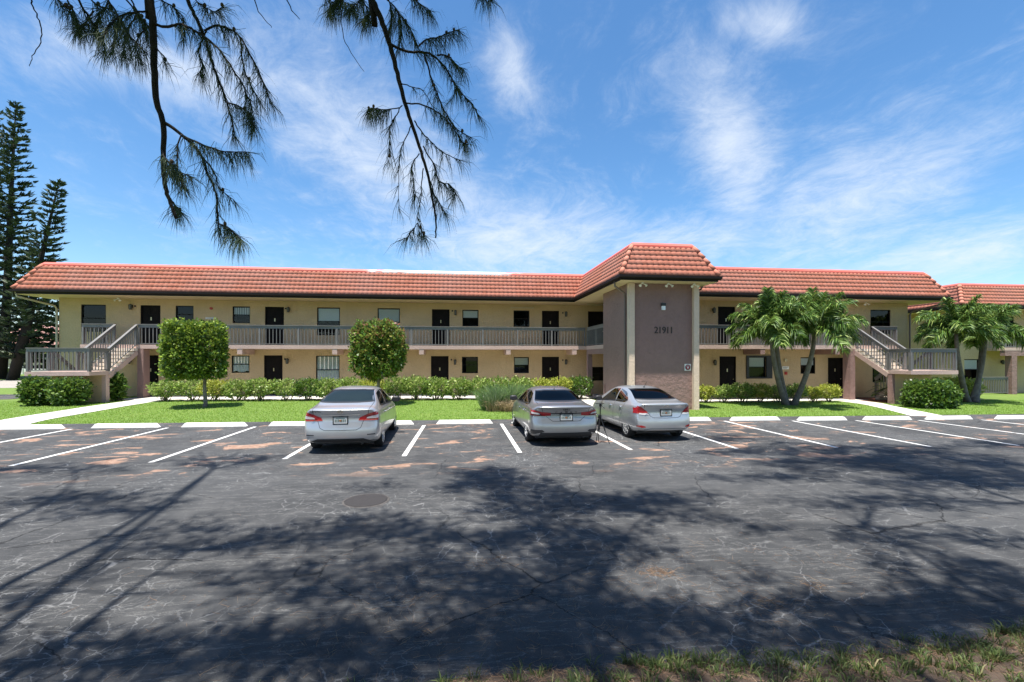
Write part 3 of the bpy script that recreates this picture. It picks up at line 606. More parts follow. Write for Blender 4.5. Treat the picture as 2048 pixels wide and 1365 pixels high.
railing(bld, (-16.9, FL + 0.06, ZT), (7.62, FL + 0.06, ZT)); railing(bld, (-19.6, FL + 0.06, ZT), (-18.03, FL + 0.06, ZT)); railing(bld, (-19.6, FL + 0.12, ZT), (-19.6, YL, ZT))
railing(bld, (7.72, FL, ZT), (7.72, 22.85, ZT)); railing(bld, (10.98, FR + 0.06, ZT), (22.38, FR + 0.06, ZT)); railing(bld, (23.54, FR + 0.06, ZT), (25.1, FR + 0.06, ZT)); railing(bld, (25.1, FR + 0.12, ZT), (25.1, YR, ZT))
# stairs: straight flight out from the walkway, a landing, and a return flight to the ground
def stair(xi, sg, Yf):
    ZL = 1.66; run = 1.97; Yl = Yf - run; Yo = Yl - 1.25; xs = sorted
    def X(u): return xi + sg * u
    st = MB(); nr = 7
    for i in range(nr):
        z1 = ZT - (i + 1) * (ZT - ZL) / (nr); y1 = Yf - i * run / nr; a, c = xs((X(-0.03), X(1.16)))
        if i < nr - 1 or True: st.box(a, c, y1 - run / nr - 0.02, y1, z1 - 0.15, z1)
    nl = 8; a, c = xs((X(1.40), X(2.58)))
    for i in range(nl):
        z1 = ZL - (i + 1) * (ZL - 0.08) / (nl + 0); y0 = Yl + i * 0.26; st.box(a, c, y0, y0 + 0.28, z1 - 0.15, z1)
    s = st.build('stairs', M['step'], bld)
    sr = MB()
    for u in (0.06, 1.07): sr.bar((X(u), Yf - 0.03, ZT - 0.42), (X(u), Yl - 0.02, ZL - 0.26), 0.20, 0.24)
    for u in (1.50, 2.48): sr.bar((X(u), Yl + 0.05, ZL - 0.40), (X(u), Yl + 2.1, 0.02), 0.18, 0.24)
    sr.build('stringers', M['slab'], s)
    a, c = xs((X(-0.02), X(2.66)))
    MB().box(a, c, Yo, Yl + 0.03, ZL - 0.19, ZL).build('landing', M['slab'], s)
    a, c = xs((X(0.03), X(2.35)))
    MB().box(a, c, Yl - 0.22, Yl - 0.02, -0.4, ZL - 0.192).build('landing_wall', M['tan'], s)
    a, c = xs((X(0.0), X(0.16)))
    MB().box(a - 0.012, c + 0.012, Yl - 0.235, Yl + 0.0, -0.4, ZL - 0.195).build('landing_pier', M['slab'] if sg < 0 else M['brown'], s)
    a, c = xs((X(-0.30), X(0.0)))
    MB().box(a, c, Yf - 0.012, Yf + 0.50, -0.4, ZB - 0.003).build('landing_column', M['brown'], s)
    up = 0.02
    for u in (0.05, 1.09): railing(s, (X(u), Yf + 0.02, ZT - 0.02), (X(u), Yl, ZL), name='stair_railing', pitch=0.17)
    railing(s, (X(0.04), Yl - 0.04, ZL), (X(0.04), Yo + 0.07, ZL), name='landing_railing'); railing(s, (X(0.0), Yo + 0.06, ZL), (X(2.62), Yo + 0.06, ZL), name='landing_railing', pitch=0.17); railing(s, (X(2.58), Yo + 0.10, ZL), (X(2.58), Yl, ZL), name='landing_railing')
    railing(s, (X(2.55), Yl, ZL), (X(2.55), Yl + 2.15, 0.06), name='stair_railing'); railing(s, (X(1.45), Yl, ZL), (X(1.45), Yl + 2.15, 0.06), name='stair_railing')
stair(-16.9, -1, FL); stair(22.38, 1, FR)
# tower
TX0, TX1, TY = 7.56, 10.78, 19.47
MB().box(TX0, TX1, TY, 22.95, -0.4, 5.62).build('tower', M['brown'], bld)
for x0 in (TX0 - 0.02, TX1 - 0.22): MB().box(x0, x0 + 0.25, TY - 0.18, TY + 0.10, -0.4, 5.615).build('pilaster', M['cream'], bld)
M['numeral'] = mat('faded_black_numeral', (0.035, 0.03, 0.03), 0.8); num = None
for i, ch in enumerate('21911'):
    d_ = MB(); lettering(d_, ch, 0.42, 8.86 + i * 0.175 + (0.0 if i < 2 else 0.02), TY - 0.012, 3.40, 0.012)
    if num is None: num = d_.build('house_number', M['numeral'], bld)
    else: d_.build('digit', M['numeral'], num)
tl = MB().box(9.08, 9.28, TY - 0.10, TY, 4.62, 4.75).build('wall_light', M['black'], bld); MB().box(9.10, 9.26, TY - 0.09, TY - 0.004, 4.44, 4.62).build('lamp_glass', mat('white_lamp_lens', (0.8, 0.82, 0.84), 0.3), tl)
for x, y, z in [(8.1, TY - 0.3, 5.55), (9.3, TY - 0.3, 5.55), (10.5, TY - 0.3, 5.55), (-18.6, 27.6, 5.55), (24.2, 24.4, 5.55)]:
    f = MB().disc((x, y, z + 0.04), 0.05, 'z', 0.05, 14)
    for sx in (-1, 1): f.tube([(x, y, z + 0.02), (x + sx * 0.10, y - 0.06, z - 0.04), (x + sx * 0.15, y - 0.10, z - 0.10)], [0.018, 0.03, 0.065], 10)
    f.build('floodlight', M['white'], bld)
# electrical conduit and tube lights under the eave
MB().tube([(3.3, YL - 0.05, 5.40), (4.75, YL - 0.05, 5.40)], 0.035, 8).build('tube_light', M['beigedown'], bld)
MB().tube([(7.95, 27.2, 5.56), (9.2, 27.2, 5.56)], 0.035, 8).build('tube_light', M['beigedown'], bld)
MB().tube([(7.50, 22.6, -0.1), (7.50, 22.6, 0.95)], 0.03, 8).build('pipe', M['brown'], bld)
# roof
ex0, ex1, ey0 = -22.86, 28.57, 26.5; tx0, tx1, ty = 6.94, 11.4, 18.7; ry = 23.3; yb = 39.0
def E3(x, y): return (x, y, ZE)
def R3(x, y): return (x, y, ZR)
r = RS; tb = MB()
tiles(tb, E3(ex0, ey0), E3(tx0, ey0), R3(ex0 + r, ey0 + r), R3(tx0 + r, ey0 + r))
tiles(tb, E3(tx0, ey0), E3(tx0, ty), R3(tx0 + r, ey0 + r), R3(tx0 + r, ty + r))
tiles(tb, E3(tx0, ty), E3(tx1, ty), R3(tx0 + r, ty + r), R3(tx1 - r, ty + r))
tiles(tb, E3(tx1, ty), E3(tx1, ry), R3(tx1 - r, ty + r), R3(tx1 - r, ry + r))
tiles(tb, E3(tx1, ry), E3(ex1, ry), R3(tx1 - r, ry + r), R3(ex1 - r, ry + r))
tiles(tb, E3(ex1, ry), E3(ex1, yb), R3(ex1 - r, ry + r), R3(ex1 - r, yb - r))
tiles(tb, E3(ex0, yb), E3(ex0, ey0), R3(ex0 + r, yb - r), R3(ex0 + r, ey0 + r))
tiles(tb, E3(ex1, yb), E3(ex0, yb), R3(ex1 - r, yb - r), R3(ex0 + r, yb - r))
roof = tb.build('roof', M['tile'], bld, True)
for P, Q in [(E3(ex0, ey0), R3(ex0 + r, ey0 + r)), (E3(tx0, ty), R3(tx0 + r, ty + r)), (E3(tx1, ty), R3(tx1 - r, ty + r)), (E3(ex1, ry), R3(ex1 - r, ry + r))]: hip(MB(), P, Q).build('hip_ridge', M['tile'], roof, True)
ring = [(ex0 + r, ey0 + r), (tx0 + r, ey0 + r), (tx0 + r, ty + r), (tx1 - r, ty + r), (tx1 - r, ry + r), (ex1 - r, ry + r), (ex1 - r, yb - r), (ex0 + r, yb - r)]
def inset(ring, d):
    out = []; k = len(ring)
    for i in range(k):
        p, c, q = Vector(ring[i - 1]), Vector(ring[i]), Vector(ring[(i + 1) % k]); a = (c - p).normalized(); e = (q - c).normalized()
        out.append((c.x - d * (a.y + e.y), c.y + d * (a.x + e.x)))
    return out
def band(b, ra, za, rb, zb):
    k = len(ra); V = [(*p, za) for p in ra] + [(*p, zb) for p in rb]
    b.add(V, [(i, (i + 1) % k, k + (i + 1) % k, k + i) for i in range(k)])
fl = MB(); r0 = inset(ring, -0.05); r1 = inset(ring, 0.06); r2 = inset(ring, 0.4)
band(fl, r0, ZR - 0.02, r0, ZR + 0.07); band(fl, r0, ZR + 0.07, r1, ZR + 0.19); band(fl, r1, ZR + 0.19, r2, ZR + 0.10)
fl.build('roof_flashing', M['flash'], roof)
MB().prism(r2, ZR + 0.02, ZR + 0.099).build('flat_roof', M['white'], roof)
ering = [(ex0, ey0), (tx0, ey0), (tx0, ty), (tx1, ty), (tx1, ry), (ex1, ry), (ex1, yb), (ex0, yb)]
gt = MB(); g0 = inset(ering, -0.10); g1 = inset(ering, 0.02); g2 = inset(ering, -0.06)
band(gt, g0, ZE - 0.01, g0, ZE - 0.11); band(gt, g0, ZE - 0.11, g2, ZE - 0.15); band(gt, g2, ZE - 0.15, g1, ZE - 0.15); band(gt, g1, ZE - 0.15, g1, ZE - 0.235); band(gt, g0, ZE - 0.01, g1, ZE - 0.03)
gt.build('gutter', M['dark'], roof)
s0 = inset(ering, 0.03); MB().prism(s0, 5.625, 5.66).build('soffit', M['soffit'], roof)
# downspouts
def pipe(pts, m, rr=0.045): MB().tube(pts, rr, 8).build('downspout', m, bld)
pipe([(-22.75, 26.55, 5.72), (-22.75, 26.6, 5.5), (-21.95, 27.85, 5.15), (-21.92, 27.93, 5.0), (-21.92, 27.93, 0.1)], M['beigedown'], 0.05)
pipe([(28.45, 23.4, 5.72), (28.4, 23.5, 5.5), (27.55, 24.65, 5.1), (27.5, 24.72, 4.9), (27.5, 24.72, -0.1)], M['browndown'], 0.05)
pipe([(6.98, 19.6, 5.72), (7.0, 19.62, 5.5), (7.46, 19.68, 5.2), (7.5, 19.70, 5.0), (7.5, 19.70, 0.0)], M['browndown'], 0.045)
pipe([(11.36, 19.9, 5.72), (11.3, 20.0, 5.5), (10.88, 20.6, 5.3), (10.84, 20.7, 5.1), (10.84, 20.7, 0.0)], M['browndown'], 0.045)
# ------------------------------------------------------------------ the neighbouring block on the right
nb_ = thing('apartment_building', (40.0, 27.7, -0.2), 'second tan apartment building with red tiled mansard roof partly hidden at the right edge', 'apartment building')
nx0, ny0, nx1, ny1 = 33.6, 26.65, 62.0, 46.0; wx, wy = 34.55, 28.05; FN = 26.7
NW = [('w', 35.55, 36.75, 0.75, 2.2, 'upper'), ('w', 35.5, 36.6, 3.3, 4.5, 'none'), ('d', 38.9, 39.9, -0.1, 2.3), ('w', 41.0, 42.4, 0.7, 2.3, 'upper'), ('d', 38.6, 39.6, 3.0, 5.25), ('w', 41.0, 42.2, 3.9, 5.2, 'none')]
b = MB(); wall_x(b, wx, nx1 - 1, wy, -0.8, 5.62, [h[1:5] for h in NW])
b.add([(wx, ny1 - 1, -0.8), (wx, wy, -0.8), (wx, wy, 5.62), (wx, ny1 - 1, 5.62)], [(0, 1, 2, 3)]).add([(nx1 - 1, wy, -0.8), (nx1 - 1, ny1 - 1, -0.8), (nx1 - 1, ny1 - 1, 5.62), (nx1 - 1, wy, 5.62)], [(0, 1, 2, 3)]).add([(nx1 - 1, ny1 - 1, -0.8), (wx, ny1 - 1, -0.8), (wx, ny1 - 1, 5.62), (nx1 - 1, ny1 - 1, 5.62)], [(0, 1, 2, 3)])
b.build('wall', M['tan'], nb_)
for h in NW:
    if h[0] == 'w': add_window(nb_, *h[1:5], wy, h[5])
    else: add_door(nb_, *h[1:5], wy)
add_lamp(nb_, 38.55, wy, 2.0)
MB().box(37.0, 58.0, FN, wy, ZB, ZT).build('walkway_slab', M['slab'], nb_)
for x in (37.55, 43.0, 50.5): MB().box(x, x + 0.4, FN - 0.01, FN + 0.4, -0.8, ZB - 0.36).build('column', M['brown'], nb_)
MB().box(37.02, 58, FN + 0.01, FN + 0.3, ZB - 0.357, ZB - 0.003).build('walkway_beam', M['brown'], nb_)
railing(nb_, (37.0, FN + 0.06, ZT), (58.0, FN + 0.06, ZT)); railing(nb_, (35.4, FN + 0.2, -0.15), (37.5, FN + 0.2, -0.15), h=1.1)
tb = MB(); tiles(tb, E3(nx0, ny0), E3(nx1, ny0), R3(nx0 + r, ny0 + r), R3(nx1 - r, ny0 + r)); tiles(tb, E3(nx0, ny1), E3(nx0, ny0), R3(nx0 + r, ny1 - r), R3(nx0 + r, ny0 + r)); tiles(tb, E3(nx1, ny0), E3(nx1, ny1), R3(nx1 - r, ny0 + r), R3(nx1 - r, ny1 - r)); tiles(tb, E3(nx1, ny1), E3(nx0, ny1), R3(nx1 - r, ny1 - r), R3(nx0 + r, ny1 - r))
roof2 = tb.build('roof', M['tile'], nb_, True); hip(MB(), E3(nx0, ny0), R3(nx0 + r, ny0 + r), 6, 0.13).build('hip_ridge', M['tile'], roof2, True)
M['flash2'] = mat('pink_roof_edge', (0.58, 0.125, 0.09), 0.6, var=0.1)
ring = [(nx0 + r, ny0 + r), (nx1 - r, ny0 + r), (nx1 - r, ny1 - r), (nx0 + r, ny1 - r)]; fl = MB(); r0 = inset(ring, -0.05); r1 = inset(ring, 0.06); r2 = inset(ring, 0.4)
band(fl, r0, ZR - 0.02, r0, ZR + 0.07); band(fl, r0, ZR + 0.07, r1, ZR + 0.19); band(fl, r1, ZR + 0.19, r2, ZR + 0.10); fl.build('roof_flashing', M['flash2'], roof2)
MB().prism(r2, ZR + 0.02, ZR + 0.099).build('flat_roof', M['white'], roof2)
ering = [(nx0, ny0), (nx1, ny0), (nx1, ny1), (nx0, ny1)]; gt = MB(); g0 = inset(ering, -0.10); g1 = inset(ering, 0.02)
band(gt, g0, ZE - 0.01, g0, ZE - 0.15); band(gt, g0, ZE - 0.15, g1, ZE - 0.15); band(gt, g1, ZE - 0.15, g1, ZE - 0.235); gt.build('gutter', M['dark'], roof2)
MB().prism(inset(ering, 0.03), 5.625, 5.66).build('soffit', M['soffit'], roof2)
# ------------------------------------------------------------------ things fixed near the building
sg = thing('warning_sign', (10.37, TY, 1.87), 'small square white sign with a red round emblem on the brown tower wall', 'sign')
MB().box(10.20, 10.50, TY - 0.02, TY - 0.003, 1.72, 2.02).build('panel', M['white'], sg)
MB().disc((10.35, TY - 0.023, 1.87), 0.125, 'y', 0.008, 28).build('emblem_ring', M['black'], sg); MB().disc((10.35, TY - 0.027, 1.875), 0.105, 'y', 0.008, 28).build('emblem', mat('dark_red_print', (0.30, 0.03, 0.05), 0.6), sg)
MB().disc((10.35, TY - 0.031, 1.85), 0.035, 'y', 0.008, 16).box(10.28, 10.42, TY - 0.034, TY - 0.030, 1.915, 1.935).build('emblem_print', M['white'], sg)
# ------------------------------------------------------------------ shrubs and clipped trees
def clumps(n_c, per, c, half, pw, spread, ll, lw, inner=0.25, flat_top=0.0, lumps=0.12, seed=0, out_bias=0.8):
    """leaf clumps spread through and over a rounded box; ragged outline, gaps between clumps"""
    d = unit(R.normal(size=(n_c, 3))); q = np.abs(d) ** pw; sc = 1 / (q.sum(1, keepdims=True)) ** (1 / pw)     # superellipsoid radius
    rr = np.where(R.random((n_c, 1)) < inner, R.random((n_c, 1)) ** 0.5 * 0.8 + 0.1, 1.0 - 0.14 * R.random((n_c, 1)))
    ph = R.random((4, 1)) * 6.28
    lump = 1 + lumps * (np.sin(d[:, :1] * 5 + ph[0]) * np.sin(d[:, 1:2] * 5 + ph[1]) + 0.6 * np.sin(d[:, 2:] * 9 + ph[2]) * np.sin(d[:, :1] * 8 + ph[3]))
    P = d * sc * rr * lump * np.array(half) + np.array(c)
    P = np.repeat(P, per, 0); D = np.repeat(d, per, 0)
    C = P + R.normal(size=P.shape) * spread
    D = D * out_bias + R.normal(size=D.shape) * 0.75; D[:, 2] += 0.25
    k = len(C); s = 0.6 + 0.8 * R.random(k)
    return leaf_arrays(C, D, ll * s, lw * s)
def stems(b, base, c, half, k, r0, rng=random, spread=0.5):
    for i in range(k):
        a = rng.uniform(0, 2 * PI); e = (c[0] + half[0] * spread * math.cos(a), c[1] + half[1] * spread * math.sin(a), c[2] + half[2] * rng.uniform(-0.1, 0.5))
        m_ = [(base[j] + e[j]) / 2 + rng.uniform(-0.06, 0.06) for j in range(3)]; m_[2] = base[2] + (e[2] - base[2]) * 0.45
        b.tube([base, m_, e], [r0, r0 * 0.7, r0 * 0.35], 6)
def clipped_tree(x, y, zc, half, pw, m, label, extra=None, lumps=0.07, off=0.0, rot=0.0):
    z0 = gz(x, y); t = thing('clipped_tree', (x, y, z0), label, 'tree')
    b = MB(); top = zc - half[2] * 0.75; b.tube([(x, y, z0 - 0.05), (x + 0.02, y, z0 + 0.2), (x - 0.03, y + 0.02, (z0 + top) / 2), (x, y, top)], [0.12, 0.085, 0.075, 0.065], 10)
    c = (x + off, y, zc)
    for i in range(26):
        a = random.uniform(0, 2 * PI); e = Vector((c[0] + half[0] * 0.72 * math.cos(a), y + half[1] * 0.72 * math.sin(a), zc + half[2] * random.uniform(-0.55, 0.7))); s = Vector((x, y, top + random.uniform(-0.1, 0.3)))
        b.tube([s, s.lerp(e, 0.5) + Vector((0, 0, 0.1)), e], [0.035, 0.022, 0.008], 5)
    b.build('trunk', M['wood'], t, True)
    V, F = clumps(1050, 20, c, half, pw, 0.07, 0.125, 0.042, 0.3, lumps=lumps)
    if rot:
        p = V - np.array(c); V = np.stack([p[:, 0] * math.cos(rot) - p[:, 1] * math.sin(rot), p[:, 0] * math.sin(rot) + p[:, 1] * math.cos(rot), p[:, 2]], 1) + np.array(c)
    mk('crown', V, F, M[m], t)
    if extra:
        V, F = clumps(190, 6, (x, y, zc + 0.03), (half[0] * 0.98, half[1] * 0.98, half[2] * 1.03), pw, 0.07, 0.13, 0.035, 0.0); k = V.reshape(-1, 4, 3); k = k[(k[:, 0, 2] > zc + 0.1)]
        mk('new_shoots', k.reshape(-1, 3), np.arange(len(k) * 4).reshape(-1, 4), M[extra], t)
    return t
clipped_tree(-11.15, 21.78, 2.64, (1.10, 1.0, 1.17), 10, 'top1', 'boxy clipped tree with glossy green leaves on the lawn left of the cars', lumps=0.035, off=-0.42, rot=rad(27))
clipped_tree(-3.73, 22.5, 2.68, (1.08, 1.0, 1.24), 4.0, 'top2', 'rounded clipped tree with reddish new shoots standing behind the left silver sedan', 'redtip', lumps=0.11)
# hedge shrubs: a few shapes, each copied
def shrub_mesh(m, half=(0.62, 0.5, 0.37), h=0.68, dens=150, per=13, ll=0.105, lw=0.033, k=5, pw=3.2):
    b = MB(); stems(b, (0, 0, -0.05), (0, 0, h), half, k, 0.028, spread=0.7)
    for s_ in (-0.22, 0.2): stems(b, (s_ + random.uniform(-.05, .05), random.uniform(-.08, .08), -0.05), (s_, 0, h), half, 2, 0.02, spread=0.6)
    st = b.build('stems', M['wood'], None, True)
    V, F = clumps(dens, per, (0, 0, h), half, pw, 0.065, ll, lw, 0.3, lumps=0.09)
    return st, mk('leaves', V, F, M[m])
SH = [shrub_mesh('hedge'), shrub_mesh('hedge', (0.66, 0.48, 0.40), 0.66, 160), shrub_mesh('hedge', (0.58, 0.5, 0.34), 0.70, 125), shrub_mesh('hedgey', (0.6, 0.48, 0.35), 0.66, 140), shrub_mesh('bush', (0.6, 0.5, 0.38), 0.66, 150), shrub_mesh('hedgey', (0.42, 0.4, 0.32), 0.62, 95)]
used = set()
def shrub(k, x, y, s, label, group, rz=None, name='hedge_shrub', sz=1.0):
    t = thing(name, (x, y, gz(x, y) + 0.02), label, 'shrub', group, world=False); t.rotation_euler = (0, 0, random.uniform(-0.3, 0.3) + (PI if random.random() < .5 else 0) if rz is None else rz); t.scale = (s, s, s * sz)
    for src in SH[k]:
        if k in used: o = src.copy(); COL.objects.link(o)
        else: o = src
        o.parent = t
    used.add(k)
where = ['first at the left end of the hedge, by the curving path', 'left of the boxy tree trunk', 'yellowish, just left of the boxy tree trunk', 'behind the boxy tree trunk', 'under the first small downstairs window with a pale curtain', 'greyish, between that small window and a dark door',
         'dark green, in front of the dark door right of the boxy tree', 'right of that dark door', 'under the tall curtained downstairs window', 'yellow, under the right edge of the tall curtained window', 'behind the roof of the leftmost sedan', 'behind the rounded tree trunk', 'just right of the rounded tree trunk',
         'tall, left of the middle dark door', 'in front of the middle dark door', 'under the window with papers beside the middle door', 'above the blue green reeds', 'yellow topped, under the third small window', 'yellow, in front of the last dark door before the tower', 'dense green, at the right end of the hedge by the tower passage']
kinds = [0, 2, 3, 1, 0, 2, 4, 1, 0, 3, 2, 0, 1, 1, 0, 2, 0, 3, 3, 4]
for i in range(20):
    x = -14.45 + i * 1.118 + random.uniform(-0.08, 0.08)
    sz = 0.90 + 0.010 * i
    adj = {0: 'pale green', 1: 'green', 2: 'pale green', 3: 'yellow green', 4: 'dark green', 5: 'yellow'}[kinds[i]]
    shrub(kinds[i], x, 24.75 + random.uniform(-0.05, 0.05), 1.0 * random.uniform(0.95, 1.06), 'hedge shrub ' + where[i], 'clipped hedge shrubs along the front walk', sz=sz)
wr = ['straggly, first beside the tower pilaster', 'pale, left of the right wing\'s lower dark door', 'in front of the right wing\'s lower dark door', 'under the dark shuttered window', 'left of the leaning palm trunks', 'behind the palm trunks', 'yellowish, right of the palm trunks under a small window', 'bright, at the right end beside the stair column']
for i in range(8):
    shrub([5, 2, 0, 3, 0, 2, 5, 3][i], 12.95 + i * 1.0 + random.uniform(-0.06, 0.06), 22.35, 0.88 * random.uniform(0.93, 1.08), 'hedge shrub ' + wr[i], 'sparse hedge shrubs before the right wing', sz=0.92)
# the dark clipped bushes by the two stair landings
def bush(x, y, half, h, label, m='bush', dens=420, name='bush', ll=0.13, lw=0.045, pw=5):
    z0 = gz(x, y); t = thing(name, (x, y, z0), label, 'bush')
    b = MB()
    for s_ in (-0.5, 0, 0.5): stems(b, (x + s_ * half[0], y, z0 - 0.05), (x + s_ * half[0], y, z0 + h), (half[0] * 0.4, half[1], half[2]), 3, 0.03)
    b.build('stems', M['wood'], t, True)
    V, F = clumps(dens, 14, (x, y, z0 + h), half, pw, 0.08, ll, lw, 0.25, lumps=0.06); mk('leaves', V, F, M[m], t)
bush(-18.75, 22.95, (0.45, 0.42, 0.46), 0.62, 'dark square clipped bush at the far left below the stair landing')
bush(-17.45, 22.95, (0.45, 0.42, 0.46), 0.62, 'dark clipped bush nearest the curving path below the left landing')
bush(22.75, 19.45, (0.98, 0.62, 0.58), 0.60, 'large dark rounded hedge bush in front of the right stair landing', dens=640)
bush(25.3, 22.0, (1.1, 0.5, 0.30), 0.88, 'yellow green clipped shrub behind the large dark bush', 'hedgey', 260, 'shrub', 0.12, 0.04)
bush(29.2, 23.4, (1.2, 0.5, 0.40), 0.72, 'yellow green shrub between the right palm trunks', 'hedgey', 300, 'shrub', 0.12, 0.04)
bush(-16.9, 25.0, (0.2, 0.2, 0.5), 0.70, 'loose green bush at the foot of the left stair wall', 'bush', 110, 'bush', 0.20, 0.05, 2)
# reedy clump by the middle car
def blades(base, n_, rad_, hmin, hmax, lean, w, droop=0.25):
    a = R.random(n_) * 2 * PI; rr = rad_ * np.sqrt(R.random(n_)); P0 = np.stack([base[0] + rr * np.cos(a), base[1] + rr * np.sin(a) * 0.7, np.full(n_, base[2])], 1)
    a2 = a + R.normal(size=n_) * 0.6; h = hmin + (hmax - hmin) * R.random(n_); ln = lean * (0.2 + R.random(n_)) * h
    D = np.stack([np.cos(a2) * ln, np.sin(a2) * ln, h], 1); P1 = P0 + D * np.array([0.45, 0.45, 0.62]); P2 = P0 + D; P2[:, 2] -= droop * ln
    return strip_arrays(P0, P1, P2, w * (0.6 + 0.8 * R.random(n_)))
x, y = 1.95, 19.7; z0 = gz(x, y)
t = thing('ornamental_grass', (x, y, z0), 'sprawling clump of blue green reedy grass with dry blades behind the middle sedan', 'plant')
V, F = join_arrays([blades((x - 0.45, y + 0.1, z0), 700, 0.45, 0.5, 1.2, 0.7, 0.011), blades((x + 0.1, y + 0.5, z0), 900, 0.6, 0.65, 1.4, 0.6, 0.011), blades((x + 0.9, y + 0.9, z0), 500, 0.6, 0.6, 1.3, 0.5, 0.011)]); mk('blades', V, F, M['reed'], t)
V, F = join_arrays([blades((x + 0.45, y - 0.35, z0), 420, 0.5, 0.25, 0.8, 0.9, 0.010, 0.6), blades((x - 0.2, y - 0.2, z0), 200, 0.5, 0.3, 0.8, 0.9, 0.010, 0.5)]); mk('dry_blades', V, F, M['deadreed'], t)
# big paddle leaves under the right stairs
x, y = 23.75, 22.3; z0 = gz(x, y); t = thing('bird_of_paradise', (x, y, z0), 'dark broad leaved plant with paddle leaves under the right stairs', 'plant')
pl = MB(); ps = MB()
for i in range(22):
    a = random.uniform(0, 2 * PI); h = random.uniform(0.35, 1.25); ln = random.uniform(0.25, 0.8); d = Vector((math.cos(a), math.sin(a) * 0.8, 0)); tip = Vector((x, y, z0 + h)) + d * ln
    ps.tube([(x + 0.1 * d.x, y + 0.1 * d.y, z0 - 0.03), Vector((x, y, z0 + h * 0.7)) + d * ln * 0.5, tip], [0.018, 0.014, 0.008], 5)
    s = d.cross(Vector((0, 0, 1))); L = random.uniform(0.35, 0.6); w = random.uniform(0.08, 0.13); fall = random.uniform(-0.35, 0.25); V = []
    for k in range(6):
        u = k / 5; c = tip + d * L * u + Vector((0, 0, L * (fall * u - 0.3 * u * u))); ww = w * math.sin(PI * (0.08 + 0.92 * u)) ** 0.7 if u < 1 else 0.004
        V += [c - s * ww + Vector((0, 0, 0.03)), c, c + s * ww + Vector((0, 0, 0.03))]
    F = []
    for k in range(5): F += [(3 * k, 3 * k + 1, 3 * k + 4, 3 * k + 3), (3 * k + 1, 3 * k + 2, 3 * k + 5, 3 * k + 4)]
    pl.add(V, F)
pl.build('paddle_leaves', M['bush'], t, True); ps.build('stalks', M['shaft'], t, True)

# ------------------------------------------------------------------ palms
def palm_crown(c, t, lean, nf=15, L=1.75, seed=0):
    """arching feather fronds from the top of one trunk"""
    rach = MB(); LV = []; c = np.array(c, float)
    for i in range(nf):
        a = i * 2.39996 + R.random() * 0.5; el = rad(80) - (i / nf) * rad(80) + R.normal() * 0.08; ln = L * (0.85 + 0.3 * R.random()) * (0.8 if i < 2 else 1)
        K = 16; p = c.copy(); d = np.array([math.cos(a) * math.cos(el), math.sin(a) * math.cos(el), math.sin(el)]); pts = [p.copy()]; dirs = [d.copy()]
        for k in range(K):
            p = p + d * ln / K; pts.append(p.copy()); d = d + np.array([0.015, 0.0, -(0.025 + 0.10 * math.cos(el) ) * (0.35 + 1.15 * k / K)]); d /= np.linalg.norm(d); dirs.append(d.copy())
        rach.tube([tuple(q) for q in pts[::2]], np.linspace(0.022, 0.005, len(pts[::2])), 5)
        for u in np.linspace(0.10, 0.995, 100):
            f_ = u * K; k = min(int(f_), K - 1); q = pts[k] + (pts[k + 1] - pts[k]) * (f_ - k); dd = dirs[k]
            sd_ = np.cross(dd, [0, 0, 1]); sd_ /= np.linalg.norm(sd_) + 1e-9; upv = np.cross(sd_, dd)
            ll = 0.56 * L / 1.75 * (math.sin(PI * (0.12 + 0.80 * u)) ** 0.6) * (0.85 + 0.3 * R.random())
            for sg_ in (-1, 1):
                v = sd_ * sg_ * 0.85 + dd * (0.55 + 0.3 * R.random()) + upv * (0.22 + 0.42 * R.normal()); v /= np.linalg.norm(v)
                tip = q + v * ll; tip[2] -= 0.26 * ll + 0.14 * abs(R.normal()) * ll; LV.append((q, q + v * ll * 0.55 + np.array([0, 0, 0.02]), tip))
    A = np.array(LV); V, F = strip_arrays(A[:, 0], A[:, 1], A[:, 2], 0.027 * (0.7 + 0.6 * R.random(len(A))))
    cr = mk('crown', V, F, M['palm'], t); rach.build('frond_ribs', M['shaft'], cr, True)
def palm(base, stemlist, label):
    x, y = base; z0 = gz(x, y); t = thing('palm_tree', (x, y, z0), label, 'palm tree')
    for (off, top, L, nf) in stemlist:
        b0 = Vector((x + off[0], y + off[1], z0 - 0.05)); tp = Vector(top); pts = []; rd = []
        for k in range(11):
            u = k / 10; s = u * 0.55 + 0.45 * u ** 2.2   # leans out low, then turns upright
            px = b0.x + (tp.x - b0.x) * (1 - (1 - u) ** 1.7); py = b0.y + (tp.y - b0.y) * (1 - (1 - u) ** 1.7); pts.append((px, py, b0.z + (tp.z - b0.z) * u)); rd.append(0.145 - 0.065 * u + (0.05 if k == 0 else 0))
        tr = MB().tube(pts, rd, 12).build('trunk', M['palmtrunk'], t, True)
        d = (Vector(pts[-1]) - Vector(pts[-3])).normalized(); MB().tube([Vector(pts[-1]) - d * 0.45, Vector(pts[-1]) - d * 0.15, Vector(pts[-1]) + d * 0.2], [0.078, 0.085, 0.045], 10).build('crownshaft', M['shaft'], tr, True)
        palm_crown(Vector(pts[-1]) + d * 0.1, t, d, nf, L)
palm((16.5, 20.95), [((-0.16, 0), (15.05, 20.3, 3.55), 1.95, 21), ((0.0, 0.12), (15.75, 20.9, 3.7), 1.75, 15), ((0.2, -0.02), (17.05, 19.95, 3.55), 2.05, 21)], 'large triple stemmed palm with leaning grey trunks in front of the right wing')
palm((27.9, 21.7), [((-0.18, 0), (26.0, 20.9, 3.55), 1.85, 20), ((0.16, 0.1), (28.55, 21.5, 3.45), 1.95, 20), ((0.1, -0.15), (29.4, 22.3, 3.7), 1.8, 15)], 'V shaped palm clump beside the right stair landing at the picture edge')
